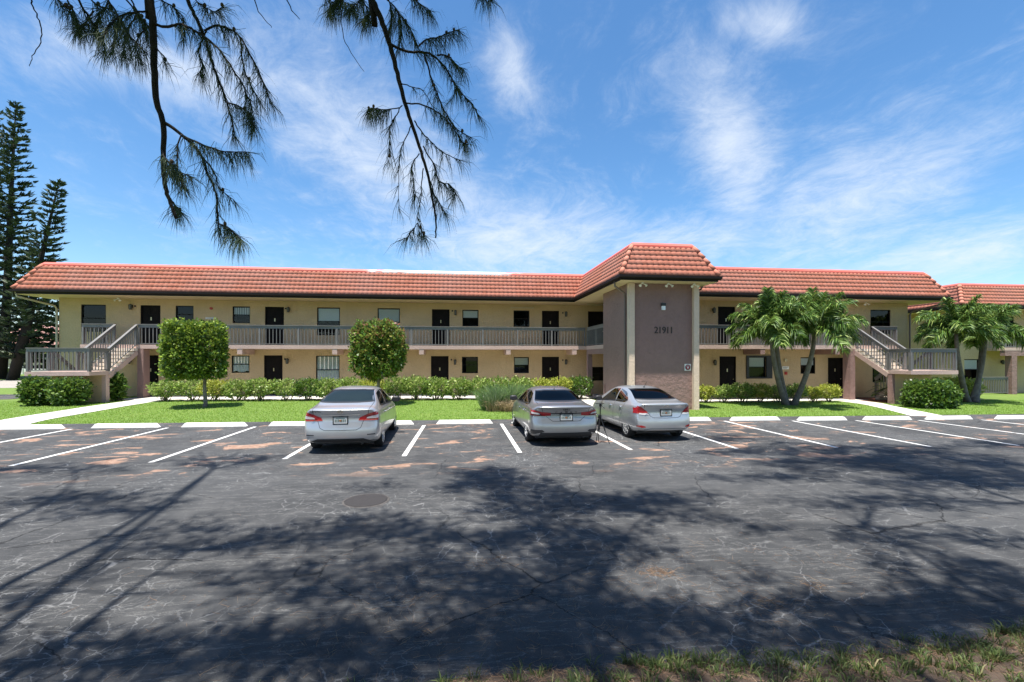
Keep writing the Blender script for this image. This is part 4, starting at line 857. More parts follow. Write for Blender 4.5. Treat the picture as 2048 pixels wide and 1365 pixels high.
# ------------------------------------------------------------------ tall pines with tiers of short boughs
def norfolk(base, top, Lmax, label, step=0.62, taper=0.9, z0s=2.2, per=6):
    b0 = Vector(base); tp = Vector(top); t = thing('norfolk_pine', tuple(base), label, 'tree', 'tall dark pines at the left edge')
    tr = MB(); tr.tube([b0, b0.lerp(tp, 0.3) + Vector((0.15, 0, 0)), b0.lerp(tp, 0.65), tp], [0.42, 0.32, 0.18, 0.03], 10)
    H = (tp - b0).length; z = z0s; P0 = []; P1 = []; P2 = []; ws = []
    while z < H - 0.15:
        u = z / H; c = b0.lerp(tp, u); L = Lmax * ((1 - u) ** taper) * (0.9 + 0.25 * R.random()) + 0.35; a0 = R.random() * 6.28
        for i in range(per):
            if R.random() < 0.06: continue
            a = a0 + i * 2 * PI / per + R.normal() * 0.12; l = L * (0.78 + 0.35 * R.random()); d = np.array([math.cos(a), math.sin(a), 0.0]); sag = -0.10 - 0.12 * R.random() * (1 - u) + 0.5 * u * u; pts = []
            for k in range(5): v = k / 4; pts.append(np.array(c) + d * l * v + np.array([0, 0, l * (sag * v + 0.22 * v * v)]))
            tr.tube([tuple(q) for q in pts], np.linspace(0.05 * (1 - u) + 0.015, 0.008, 5), 4, cap=False)
            m_ = max(4, int(l * 5.2))
            for k in range(m_):
                v = 0.22 + 0.78 * (k + R.random()) / m_; f_ = v * 4; kk = min(int(f_), 3); q = pts[kk] + (pts[kk + 1] - pts[kk]) * (f_ - kk)
                if R.random() < 0.40: continue
                for s_ in range(7):
                    sg_ = 1 if s_ % 2 else -1; o = np.array([-d[1], d[0], 0]) * sg_ * (0.25 + 0.6 * R.random()) + d * (0.25 + 0.55 * R.random()) + np.array([0, 0, 0.10 + 0.32 * R.random()]); o /= np.linalg.norm(o); ll = (0.34 + 0.30 * R.random()) * min(1, 0.5 + l / 3)
                    q2 = q + R.normal(size=3) * 0.05; P0.append(q2); P1.append(q2 + o * ll * 0.55); P2.append(q2 + o * ll + np.array([0, 0, 0.10 * ll])); ws.append(0.05 + 0.025 * R.random())
        z += step * (0.85 + 0.3 * R.random())
    tr.build('trunk', M['twig'], t, True)
    V, F = strip_arrays(np.array(P0), np.array(P1), np.array(P2), np.array(ws)); mk('crown', V, F, M['pine'], t)
norfolk((-42.9, 48.6, 0.2), (-42.3, 49.4, 26.9), 3.4, 'tallest dark norfolk pine at the left edge, standing behind the building', 0.60)
norfolk((-40.2, 46.6, 0.2), (-35.7, 45.7, 18.1), 2.2, 'shorter slim norfolk pine leaning right, its top above the roof corner', 0.50, 0.75)
norfolk((-47.6, 51.5, 0.2), (-46.3, 51.8, 27.5), 3.5, 'norfolk pine half cut off by the left picture edge', 0.62)
norfolk((-39.5, 50.5, 0.2), (-39.0, 50.8, 10.0), 3.2, 'low broad pine filling the shade beneath the two tall pines', 0.5, 0.6, 1.2)
# house, wall and road sign far off behind the pines
hs = thing('house', (-56, 74, 0.3), 'pale house with pink tiled roof glimpsed behind the pines at far left', 'house')
b = MB(); wall_x(b, -66, -48, 70, -0.2, 3.4, [(-60.5, -59.0, 1.0, 2.4), (-56.6, -55.4, 1.0, 2.4)]); b.add([(-48, 70, -0.2), (-48, 80, -0.2), (-48, 80, 3.4), (-48, 70, 3.4)], [(0, 1, 2, 3)]); b.build('wall', M['cream'], hs)
for x0, x1 in ((-60.5, -59.0), (-56.6, -55.4)): add_window(hs, x0, x1, 1.0, 2.4, 70, 'upper')
tb = MB(); tiles(tb, (-67, 69, 3.3), (-47, 69, 3.3), (-63, 75, 7.2), (-51, 75, 7.2), 16, 0.3); tiles(tb, (-47, 69, 3.3), (-47, 81, 3.3), (-51, 75, 7.2), (-51, 75.1, 7.2), 16, 0.3)
M['pinktile'] = mat('faded_pink_tile', (0.52, 0.28, 0.23), 0.8, var=0.15, vscale=3); tb.build('roof', M['pinktile'], hs, True)
fw = thing('garden_wall', (-52, 62, 0.3), 'low white garden wall behind the pines', 'wall')
b = MB().box(-70, -42, 62, 62.2, -0.2, 1.15)
b.build('panel', M['white'], fw)
for i in range(9): MB().box(-70 + i * 3.5 - 0.2, -70 + i * 3.5 + 0.2, 61.9, 62.3, -0.2, 1.3).build('pier', M['white'], fw)
rs = thing('speed_limit_sign', (-49.8, 58.3, 0.3), 'white speed limit sign beside the pine trunk at far left', 'sign')
MB().tube([(-49.75, 58.42, -0.1), (-49.75, 58.42, 1.6)], 0.03, 8).build('post', M['black'], rs)
pn = MB().box(-50.2, -49.3, 58.37, 58.39, 0.62, 1.66).build('panel', M['white'], rs)
lt = MB(); lettering(lt, 'SPEED', 0.24, -49.75, 58.365, 1.42); lettering(lt, 'LIMIT', 0.24, -49.75, 58.365, 1.20); lettering(lt, '30', 0.56, -49.75, 58.365, 0.72); lt.build('lettering', M['black'], rs)
bush(-50.2, 57.0, (1.2, 0.8, 0.35), 0.25, 'small green bush under the speed limit sign', 'bush', 120, 'bush', 0.22, 0.08)
for i, (x, y, hw, hz, m_) in enumerate([(-47.5, 66, 3.2, 2.0, 'bush'), (-33.5, 60, 2.6, 2.6, 'top1')]):
    z0 = gz(x, y); t = thing('garden_tree', (x, y, z0), ['rounded green garden tree before the far house', 'leafy garden tree showing beside the left end wall'][i], 'tree')
    MB().tube([(x, y, z0 - 0.1), (x + 0.1, y, z0 + 1.0), (x, y, z0 + hz)], [0.2, 0.15, 0.1], 8).build('trunk', M['wood'], t, True)
    V, F = clumps(260, 16, (x, y, z0 + hz * 1.05), (hw, hw, hz * 0.8), 2.4, 0.25, 0.35, 0.12, 0.3, lumps=0.2); mk('crown', V, F, M[m_], t)

# ------------------------------------------------------------------ lawn blades (one mass) and near verge
N = 150000; X = R.uniform(-24, 34, N); Y = 16.95 + (25.0 - 16.95) * R.random(N) ** 1.25
def inpoly(X, Y, P):
    ins = np.zeros(len(X), bool); j = len(P) - 1
    for i in range(len(P)):
        xi, yi = P[i]; xj, yj = P[j]; c = ((yi > Y) != (yj > Y)) & (X < (xj - xi) * (Y - yi) / (yj - yi + 1e-12) + xi); ins ^= c; j = i
    return ins
keep = ~(inpoly(X, Y, lp + lq[::-1]) | inpoly(X, Y, rp_ + rq[::-1]) | ((X > 6.2) & (X < 7.4)) | ((X > 7.5) & (X < 10.85) & (Y > 19.2)) | ((Y > 22.7) & (X > 7)) | ((X > 22.3) & (X < 25.6) & (Y > 21.4)))
X = X[keep]; Y = Y[keep]; Z = np.array([gz(a, c) for a, c in zip(X, Y)]); k = len(X)
P0 = np.stack([X, Y, Z - 0.005], 1); a = R.random(k) * 6.28; h = 0.028 + 0.035 * R.random(k); D = np.stack([np.cos(a) * h * 0.7, np.sin(a) * h * 0.7, h], 1)
V = np.stack([P0 + np.stack([np.sin(a), -np.cos(a), 0 * a], 1) * 0.013, P0 - np.stack([np.sin(a), -np.cos(a), 0 * a], 1) * 0.013, P0 + D], 1).reshape(-1, 3)
o = mk('grass', V, np.arange(k * 3).reshape(-1, 3), M['grass']); tag(o, 'short sunlit green lawn grass before the building', 'grass', kind='stuff')
# tufts of coarse grass on the near soil
TV = []; ST = []
cx_ = []
for i in range(2600):
    x = R.uniform(-5.5, 7.5); y = 3.34 - abs(R.normal()) * 0.45 - 0.02
    den = 0.25 + 0.75 / (1 + math.exp(-(x - 1.3) * 2.0)); den *= 0.55 + 0.45 * math.sin(x * 3.1 + y * 4) * math.sin(x * 1.3 - y * 5 + 1)
    if R.random() > den + 0.12: continue
    z = vf(x, y) + 0.01; k = int(R.integers(6, 16)); hh = R.uniform(0.05, 0.13); TV.append(blades((x, y, z), k, 0.035, hh * 0.5, hh, 0.9, 0.0042, 0.35))
V, F = join_arrays(TV); o = mk('verge_grass', V, F, M['tuft']); tag(o, 'coarse grass tufts on the bare verge at the bottom edge', 'grass', kind='stuff')
def litter(X, Y, zf, lmin, lmax, w):
    k = len(X); a = R.random(k) * 6.28; l = R.uniform(lmin, lmax, k); Z = np.array([zf(p, q) for p, q in zip(X, Y)])
    P0 = np.stack([X, Y, Z], 1); D = np.stack([np.cos(a) * l, np.sin(a) * l, R.normal(size=k) * 0.006 + 0.004], 1); B = np.stack([-np.sin(a), np.cos(a), 0 * a], 1) * (l * R.normal(size=k) * 0.18)[:, None]
    P1 = P0 + D * 0.5 + B; P1[:, 2] = np.maximum(P1[:, 2], Z + 0.002); return strip_arrays(P0, P1, P0 + D, np.full(k, w))
k = 9000; Xl = R.uniform(-5.5, 7, k); Yl = 3.32 - np.abs(R.normal(size=k)) * 0.4
V1 = litter(Xl, Yl, lambda p, q: vf(p, q) + 0.021 + 0.006 * R.random(), 0.04, 0.16, 0.0013)
k = 2600; Xl = R.normal(size=k) * 2.4 + 1.2; Yl = 3.15 + np.abs(R.normal(size=k)) * 1.3; zl = lambda p, q: gz(p, q) + 0.014 + 0.002 * R.random()
V2 = litter(Xl, Yl, zl, 0.04, 0.17, 0.0011)
heap = []
for (hx, hy, hn, hr) in [(2.15, 4.65, 150, 0.10), (0.35, 5.1, 40, 0.14), (2.9, 3.95, 90, 0.14), (3.6, 4.2, 40, 0.06), (-0.4, 4.4, 30, 0.1)]:
    heap.append(litter(R.normal(size=hn) * hr + hx, R.normal(size=hn) * hr * 0.7 + hy, zl, 0.05, 0.15, 0.0016))
V, F = join_arrays([V1, V2] + heap); o = mk('needle_litter', V, F, M['straw']); tag(o, 'dry fallen needles scattered on soil and asphalt', 'litter', kind='stuff')
HA = [(0.031, 0.01, 0.0, [(-1.75, 2.83, 4.412), (-1.741, 2.829, 4.346), (-1.725, 2.827, 4.235), (-1.719, 2.827, 4.013), (-1.708, 2.825, 3.791), (-1.669, 2.821, 3.636), (-1.664, 2.82, 3.458), (-1.658, 2.819, 3.292), (-1.631, 2.816, 3.203), (-1.592, 2.811, 3.097)]), (0.011, 0.004, 0.9, [(-1.719, 2.827, 4.207), (-1.627, 2.793, 4.174), (-1.548, 2.76, 4.173), (-1.448, 2.725, 4.119), (-1.329, 2.687, 4.027), (-1.233, 2.652, 3.906), (-1.148, 2.619, 3.765), (-1.096, 2.59, 3.657), (-1.081, 2.565, 3.562)]), (0.016, 0.004, 0.9, [(-1.543, 2.805, 4.39), (-1.523, 2.807, 4.327), (-1.47, 2.804, 4.218), (-1.428, 2.803, 4.11), (-1.397, 2.803, 3.99), (-1.355, 2.802, 3.88), (-1.318, 2.802, 3.771), (-1.292, 2.802, 3.672), (-1.282, 2.805, 3.584)]), (0.009, 0.004, 1.3, [(-1.433, 2.792, 4.168), (-1.37, 2.769, 4.185), (-1.296, 2.745, 4.168), (-1.213, 2.72, 4.103), (-1.13, 2.694, 3.962), (-1.07, 2.672, 3.834), (-1.021, 2.651, 3.707)]), (0.007, 0.003, 1, [(-1.223, 2.767, 4.124), (-1.224, 2.791, 3.984), (-1.19, 2.812, 3.887), (-1.144, 2.831, 3.798)]), (0.014, 0.004, 0.75, [(-1.669, 2.821, 3.652), (-1.574, 2.824, 3.582), (-1.482, 2.828, 3.494), (-1.446, 2.838, 3.387), (-1.397, 2.847, 3.257), (-1.394, 2.861, 3.114), (-1.39, 2.876, 3.05)]), (0.006, 0.003, 1.3, [(-1.356, 2.783, 3.07), (-1.214, 2.613, 2.993), (-1.08, 2.443, 2.896)]), (0.008, 0.003, 1.2, [(-1.565, 2.808, 3.575), (-1.381, 2.671, 3.466), (-1.207, 2.536, 3.377), (-1.025, 2.4, 3.321)]), (0.007, 0.003, 0.8, [(-1.466, 2.796, 3.469), (-1.431, 2.871, 3.413), (-1.426, 2.95, 3.328), (-1.371, 3.023, 3.273)]), (0.006, 0.003, 0.8, [(-1.565, 2.808, 3.569), (-1.553, 2.75, 3.455), (-1.513, 2.689, 3.302), (-1.443, 2.624, 3.207)]), (0.006, 0.003, 1.3, [(-1.658, 2.819, 3.347), (-1.541, 2.712, 3.331), (-1.402, 2.601, 3.262)]), (0.005, 0.003, 1, [(-1.631, 2.816, 3.214), (-1.704, 3.0, 3.228), (-1.774, 3.183, 3.242)]), (0.009, 0.003, 1.2, [(-1.994, 2.86, 4.379), (-1.968, 2.852, 4.331), (-1.899, 2.838, 4.216), (-1.84, 2.826, 4.124), (-1.749, 2.809, 4.032)]), (0.009, 0.003, 1.4, [(-2.171, 2.881, 4.379), (-2.157, 2.959, 4.316), (-2.138, 3.036, 4.234), (-2.175, 3.119, 4.204)]), (0.008, 0.003, 1.5, [(-2.314, 2.899, 4.39), (-2.252, 2.883, 4.339), (-2.179, 2.866, 4.267)]), (0.007, 0.003, 1.3, [(-1.884, 2.847, 4.357), (-1.83, 2.889, 4.282), (-1.812, 2.936, 4.261)]), (0.007, 0.003, 1.2, [(-1.306, 2.777, 3.758), (-1.196, 2.681, 3.69), (-1.105, 2.588, 3.593), (-1.038, 2.498, 3.49)]), (0.007, 0.003, 1.4, [(-2.105, 2.873, 4.379), (-2.063, 2.9, 4.337), (-1.998, 2.924, 4.327), (-1.953, 2.95, 4.248)]), (0.007, 0.003, 1.3, [(-1.862, 2.844, 4.379), (-1.878, 2.932, 4.345), (-1.891, 3.021, 4.339), (-1.926, 3.111, 4.268)]), (0.006, 0.003, 0.7, [(-1.708, 2.825, 4.068), (-1.669, 2.829, 4.029), (-1.669, 2.837, 3.99)]), (0.006, 0.003, 1.3, [(-1.73, 2.828, 4.368), (-1.677, 2.878, 4.367), (-1.633, 2.93, 4.342), (-1.643, 2.988, 4.242)]), (0.006, 0.003, 1.3, [(-1.422, 2.791, 4.168), (-1.488, 2.839, 4.084), (-1.488, 2.879, 4.031), (-1.522, 2.924, 3.999)]), (0.005, 0.003, 0.9, [(-1.68, 2.822, 3.491), (-1.546, 2.652, 3.359), (-1.41, 2.482, 3.273)]), (0.006, 0.002, 0, [(-2.424, 2.912, 4.379), (-2.447, 2.951, 4.352), (-2.435, 2.986, 4.277), (-2.456, 3.025, 4.2), (-2.541, 3.072, 4.12), (-2.593, 3.114, 4.079)]), (0.005, 0.002, 0, [(-1.152, 2.758, 4.368), (-1.138, 2.789, 4.303), (-1.073, 2.813, 4.231)]), (0.005, 0.002, 0, [(-0.981, 2.738, 4.379), (-0.912, 2.659, 4.237), (-0.843, 2.581, 4.131)]), (0.008, 0.003, 1.3, [(-1.741, 2.829, 4.279), (-1.784, 2.724, 4.185), (-1.786, 2.614, 4.062), (-1.752, 2.5, 3.913)]), (0.006, 0.003, 1.3, [(-1.818, 2.839, 4.257), (-1.923, 2.937, 4.241), (-2.008, 3.033, 4.208), (-2.082, 3.128, 4.194)]), (0.006, 0.003, 1.3, [(-1.906, 2.849, 4.224), (-1.932, 2.843, 4.139), (-1.936, 2.834, 4.044)]), (0.006, 0.003, 1.4, [(-2.061, 2.868, 4.279), (-2.178, 2.959, 4.269), (-2.275, 3.048, 4.278)]), (0.006, 0.003, 1.4, [(-2.215, 2.887, 4.368), (-2.293, 3.03, 4.38), (-2.368, 3.172, 4.395)]), (0.006, 0.003, 1.2, [(-1.774, 2.833, 4.179), (-1.871, 2.921, 4.142), (-1.9, 3.0, 4.1)]), (0.006, 0.003, 1.4, [(-1.983, 2.859, 4.324), (-2.154, 3.028, 4.356), (-2.282, 3.192, 4.38)]), (0.005, 0.003, 1.4, [(-1.51, 2.801, 4.368), (-1.43, 2.767, 4.293), (-1.352, 2.733, 4.242), (-1.296, 2.701, 4.245)])]
HB = [(0.028, 0.005, 0.0, [(-0.548, 2.937, 4.611), (-0.525, 2.934, 4.542), (-0.463, 2.927, 4.393), (-0.417, 2.921, 4.256), (-0.372, 2.916, 4.083), (-0.326, 2.91, 3.9), (-0.281, 2.905, 3.762), (-0.224, 2.898, 3.59), (-0.178, 2.892, 3.429), (-0.15, 2.889, 3.28), (-0.132, 2.887, 3.166), (-0.132, 2.887, 3.051)]), (0.012, 0.003, 1, [(-0.412, 2.92, 4.261), (-0.306, 2.934, 4.233), (-0.239, 2.953, 4.251), (-0.16, 2.97, 4.251), (-0.078, 2.986, 4.185), (-0.019, 3.006, 4.106), (0.041, 3.025, 4.037), (0.102, 3.044, 3.991), (0.151, 3.065, 3.92)]), (0.008, 0.003, 1, [(-0.201, 2.895, 4.198), (-0.166, 2.883, 4.067), (-0.12, 2.87, 3.937), (-0.075, 2.856, 3.83), (-0.007, 2.84, 3.724), (0.083, 2.822, 3.663)]), (0.008, 0.003, 1.6, [(-0.235, 2.899, 4.256), (-0.194, 2.971, 4.349), (-0.128, 3.04, 4.415), (-0.057, 3.108, 4.499), (0.017, 3.176, 4.579)]), (0.008, 0.003, 1.5, [(-0.121, 2.885, 4.198), (-0.054, 2.966, 4.245), (-0.008, 3.05, 4.255), (0.042, 3.133, 4.275)]), (0.005, 0.002, 0.15, [(-0.349, 2.913, 4.02), (-0.271, 2.809, 3.941), (-0.198, 2.705, 3.864), (-0.14, 2.604, 3.721)]), (0.007, 0.003, 0.7, [(-0.315, 2.909, 3.894), (-0.208, 2.845, 3.854), (-0.106, 2.781, 3.776), (-0.039, 2.721, 3.684), (0.025, 2.662, 3.562), (0.056, 2.607, 3.517)]), (0.005, 0.002, 0.5, [(-0.343, 2.912, 3.883), (-0.376, 2.866, 3.782), (-0.403, 2.82, 3.689), (-0.395, 2.769, 3.555), (-0.399, 2.719, 3.436)]), (0.005, 0.003, 1.6, [(-0.36, 2.914, 3.865), (-0.469, 3.037, 3.913), (-0.559, 3.157, 3.985), (-0.617, 3.274, 4.032)]), (0.005, 0.002, 0.35, [(-0.286, 2.905, 3.751), (-0.325, 2.899, 3.654), (-0.352, 2.891, 3.557), (-0.356, 2.88, 3.439), (-0.355, 2.869, 3.22)]), (0.006, 0.003, 0.7, [(-0.269, 2.903, 3.785), (-0.202, 2.918, 3.704), (-0.134, 2.932, 3.645), (-0.077, 2.947, 3.608), (0.016, 2.958, 3.577)]), (0.006, 0.003, 1.2, [(-0.212, 2.896, 3.625), (-0.142, 2.853, 3.495), (-0.107, 2.814, 3.379), (-0.04, 2.77, 3.344), (-0.007, 2.731, 3.276)]), (0.005, 0.002, 0.3, [(-0.212, 2.896, 3.487), (-0.224, 2.899, 3.327), (-0.247, 2.904, 3.167), (-0.224, 2.903, 3.064)]), (0.004, 0.002, 1.2, [(-0.246, 2.901, 3.143), (-0.277, 2.864, 3.086), (-0.306, 2.827, 3.03)]), (0.004, 0.002, 1.2, [(-0.246, 2.901, 3.143), (-0.219, 2.845, 3.082), (-0.193, 2.789, 3.034)]), (0.005, 0.003, 1.1, [(-0.235, 2.899, 3.579), (-0.282, 2.925, 3.518), (-0.273, 2.944, 3.41), (-0.263, 2.963, 3.336)]), (0.005, 0.003, 1.3, [(-0.167, 2.891, 3.406), (-0.134, 2.917, 3.314), (-0.077, 2.939, 3.23)]), (0.006, 0.003, 1.5, [(-0.759, 2.962, 4.588), (-0.761, 3.105, 4.654), (-0.709, 3.241, 4.727)]), (0.006, 0.003, 1.5, [(-0.611, 2.945, 4.588), (-0.59, 3.006, 4.581), (-0.579, 3.069, 4.571)]), (0.006, 0.003, 1.5, [(-0.463, 2.927, 4.577), (-0.385, 3.018, 4.55), (-0.325, 3.112, 4.528), (-0.285, 3.208, 4.5)]), (0.006, 0.003, 1.5, [(-0.315, 2.909, 4.588), (-0.245, 3.026, 4.617), (-0.181, 3.144, 4.664)]), (0.006, 0.003, 1.4, [(-0.429, 2.923, 4.565), (-0.43, 3.096, 4.58), (-0.468, 3.273, 4.607)]), (0.005, 0.003, 1.5, [(-0.839, 2.972, 4.588), (-0.821, 3.03, 4.595), (-0.791, 3.087, 4.613)]), (0.005, 0.003, 1.5, [(-0.554, 2.938, 4.577), (-0.597, 2.824, 4.428), (-0.613, 2.707, 4.294)]), (0.005, 0.003, 1.5, [(-0.691, 2.954, 4.577), (-0.793, 3.094, 4.618), (-0.863, 3.229, 4.666)]), (0.005, 0.003, 1.5, [(-0.508, 2.932, 4.508), (-0.586, 3.105, 4.573), (-0.642, 3.276, 4.658)]), (0.005, 0.003, 1.4, [(-0.372, 2.916, 4.474), (-0.366, 3.058, 4.473), (-0.396, 3.204, 4.437)]), (0.006, 0.003, 1.2, [(-0.041, 2.876, 4.038), (-0.007, 2.896, 4.018), (-0.03, 2.923, 3.95)]), (0.006, 0.002, 0, [(-0.725, 2.958, 4.588), (-0.729, 2.996, 4.572), (-0.738, 3.035, 4.448), (-0.706, 3.069, 4.321), (-0.607, 3.095, 4.189)]), (0.004, 0.003, 1.2, [(0.107, 2.858, 4.588), (0.158, 2.75, 4.474), (0.194, 2.644, 4.383)])]
BLOBS = [(-0.37, 6.41, 9.63, 0.92, 0.73, 1.0), (-0.75, 7.08, 10.12, 0.6, 0.41, 0.6), (0.32, 5.23, 8.76, 1.18, 0.73, 1), (2.06, 5.27, 8.96, 1.15, 0.39, 0.9), (2.5, 4.52, 8.41, 0.66, 0.2, 0.8), (0.39, 3.91, 7.72, 1.17, 0.64, 1), (-0.12, 3.03, 6.98, 0.99, 0.51, 1.1), (0.34, 2.41, 6.52, 0.93, 0.36, 1.2), (-0.43, 2.21, 6.3, 1.08, 0.31, 1.2), (-1.44, 3.35, 7.1, 0.83, 0.47, 0.7), (-1.62, 2.46, 6.38, 0.87, 0.4, 1), (-2.57, 2.36, 6.21, 0.89, 0.26, 1), (-3.56, 2.47, 6.2, 0.88, 0.32, 1), (-3.07, 4.29, 7.69, 1.09, 0.41, 0.5), (-4.56, 4.58, 7.78, 0.93, 0.59, 0.35), (-7.11, 6.22, 8.83, 1.18, 0.49, 0.45), (-9.33, 8.11, 10.12, 1.37, 0.47, 0.4), (-6.02, 5.69, 8.52, 0.96, 0.32, 0.5), (-6.27, 8.37, 10.62, 1.06, 0.52, 0.5), (-2.38, 4.63, 8.02, 1.0, 0.4, 0.7), (-2.81, 3.41, 7.02, 0.75, 0.37, 0.45), (2.07, 2.79, 6.99, 0.7, 0.31, 0.4), (1.08, 2.39, 6.58, 0.65, 0.24, 0.8), (-4.89, 3.47, 6.87, 0.57, 0.36, 0.3), (-2.11, 3.09, 6.83, 0.56, 0.24, 0.5), (-1.15, 4.2, 7.81, 0.56, 0.34, 0.8), (-2.65, 6.36, 9.37, 0.53, 0.27, 0.3), (8.35, 7.87, 11.62, 3.32, 0.76, 0.7), (8.96, 6.67, 10.73, 2.94, 0.91, 0.9), (8.86, 5.47, 9.77, 2.14, 0.65, 0.9), (5.47, 6.12, 9.96, 1.69, 0.26, 0.6), (6.23, 9.55, 12.76, 1.01, 0.39, 0.5), (6.06, 4.73, 8.92, 1.81, 0.31, 0.7), (5.82, 3.53, 7.94, 0.73, 0.31, 0.5), (4.64, 3.65, 7.92, 0.59, 0.25, 0.8), (4.4, 3.0, 7.38, 0.74, 0.24, 0.7), (4.48, 2.52, 7.01, 1.01, 0.22, 1), (2.66, 2.27, 6.64, 1.15, 0.24, 1.1), (3.39, 2.13, 6.6, 1.09, 0.22, 1.1), (1.78, 2.02, 6.36, 0.88, 0.2, 1.1), (4.04, 2.15, 6.68, 0.68, 0.23, 1), (6.57, 7.11, 10.85, 1.37, 0.31, 0.5), (3.37, 4.01, 8.08, 0.61, 0.14, 0.2), (13.74, 8.2, 12.41, 1.71, 0.65, 0.6)]
LIMBS = [[(-5.28, 3.6, 6.93), (-5.32, 4.52, 7.66), (-5.53, 5.55, 8.45), (-5.74, 6.42, 9.12), (-6.14, 7.79, 10.18), (-6.53, 9.3, 11.33)], [(-3.88, 2.46, 6.16), (-3.87, 2.71, 6.36), (-3.93, 3.05, 6.62), (-3.99, 3.37, 6.87), (-4.01, 3.73, 7.15), (-4.01, 4.2, 7.53)], [(-7.02, 5.2, 8.03), (-7.22, 5.72, 8.43), (-7.58, 6.49, 9.01), (-8.18, 7.35, 9.63), (-9.01, 8.19, 10.21)], [(-6.14, 7.79, 10.18), (-6.83, 8.63, 10.77), (-7.47, 9.39, 11.31)], [(8.05, 4.42, 8.86), (8.26, 5.68, 9.88), (8.06, 6.96, 10.87), (7.43, 9.11, 12.52), (6.52, 10.25, 13.34)], [(4.36, 2.15, 6.7), (4.39, 2.8, 7.23), (4.56, 3.45, 7.76), (4.6, 3.96, 8.16)], [(0.24, 2.0, 6.19), (0.2, 2.83, 6.85), (0.14, 4.35, 8.05), (-0.85, 6.92, 9.99)], [(0.31, 1.99, 6.19), (0.7, 3.21, 7.19), (1.81, 4.68, 8.46), (2.99, 4.95, 8.79)], [(2.57, 1.78, 6.24), (2.33, 2.18, 6.54), (2.01, 2.71, 6.93)]]
# ------------------------------------------------------------------ cars
def carpaint(name, c, metal=0.35, rough=0.33):
    m, t, p, co, o = newmat(name)
    t.put(p.inputs['Base Color'], t.mix(t.step(t.noise(co, 2.0, 4, 0.6).outputs['Fac'], 0.3, 0.7), tuple(v * 0.96 for v in c), tuple(min(1, v * 1.03) for v in c)))
    p.inputs['Metallic'].default_value = metal; p.inputs['Coat Weight'].default_value = 0.8; p.inputs['Coat Roughness'].default_value = 0.03
    r_ = t.math('ADD', rough, t.math('MULTIPLY', t.noise(co, 400, 2, 0.6).outputs['Fac'], 0.08)); t.put(p.inputs['Roughness'], r_)
    return m
M['tyre'] = mat('tyre_rubber', (0.014, 0.014, 0.015), 0.85); M['rim'] = mat('alloy_rim', (0.60, 0.61, 0.62), 0.25, 0.85); M['trim'] = mat('black_plastic_trim', (0.02, 0.02, 0.022), 0.5)
M['chrome'] = mat('chrome', (0.85, 0.86, 0.87), 0.07, 1.0); M['redlens'] = mat('red_tail_lens', (0.38, 0.010, 0.014), 0.08, coat=1.0); M['clearlens'] = mat('clear_lens', (0.62, 0.58, 0.57), 0.1, coat=1.0); M['darkred'] = mat('dark_red_lens', (0.10, 0.008, 0.010), 0.08, coat=1.0)
M['plate'] = mat('licence_plate_white', (0.52, 0.53, 0.53), 0.45); M['seam'] = mat('panel_gap', (0.03, 0.03, 0.032), 0.8); M['seat'] = mat('grey_seat_cloth', (0.27, 0.25, 0.24), 0.9); M['cabin'] = mat('dark_cabin', (0.018, 0.018, 0.02), 0.85)
M['glass_l'] = glassmat('light_car_glass', (0.26, 0.33, 0.35), 0.5); M['glass_d'] = glassmat('tinted_car_glass', (0.03, 0.04, 0.05), 0.4); M['greenprint'] = mat('plate_green_print', (0.10, 0.15, 0.12), 0.5); M['orange'] = mat('plate_orange_print', (0.30, 0.13, 0.06), 0.5)
def pchip(P, x):
    xs = [p[0] for p in P]; ys = [p[1] for p in P]
    if x <= xs[0]: return ys[0]
    if x >= xs[-1]: return ys[-1]
    n_ = len(P); d = [(ys[i + 1] - ys[i]) / (xs[i + 1] - xs[i]) for i in range(n_ - 1)]; m_ = [d[0]] + [0 if d[i - 1] * d[i] <= 0 else 2 * d[i - 1] * d[i] / (d[i - 1] + d[i]) for i in range(1, n_ - 1)] + [d[-1]]
    i = max(j for j in range(n_ - 1) if xs[j] <= x); h = xs[i + 1] - xs[i]; t = (x - xs[i]) / h
    return (2 * t ** 3 - 3 * t * t + 1) * ys[i] + (t ** 3 - 2 * t * t + t) * h * m_[i] + (-2 * t ** 3 + 3 * t * t) * ys[i + 1] + (t ** 3 - t * t) * h * m_[i + 1]
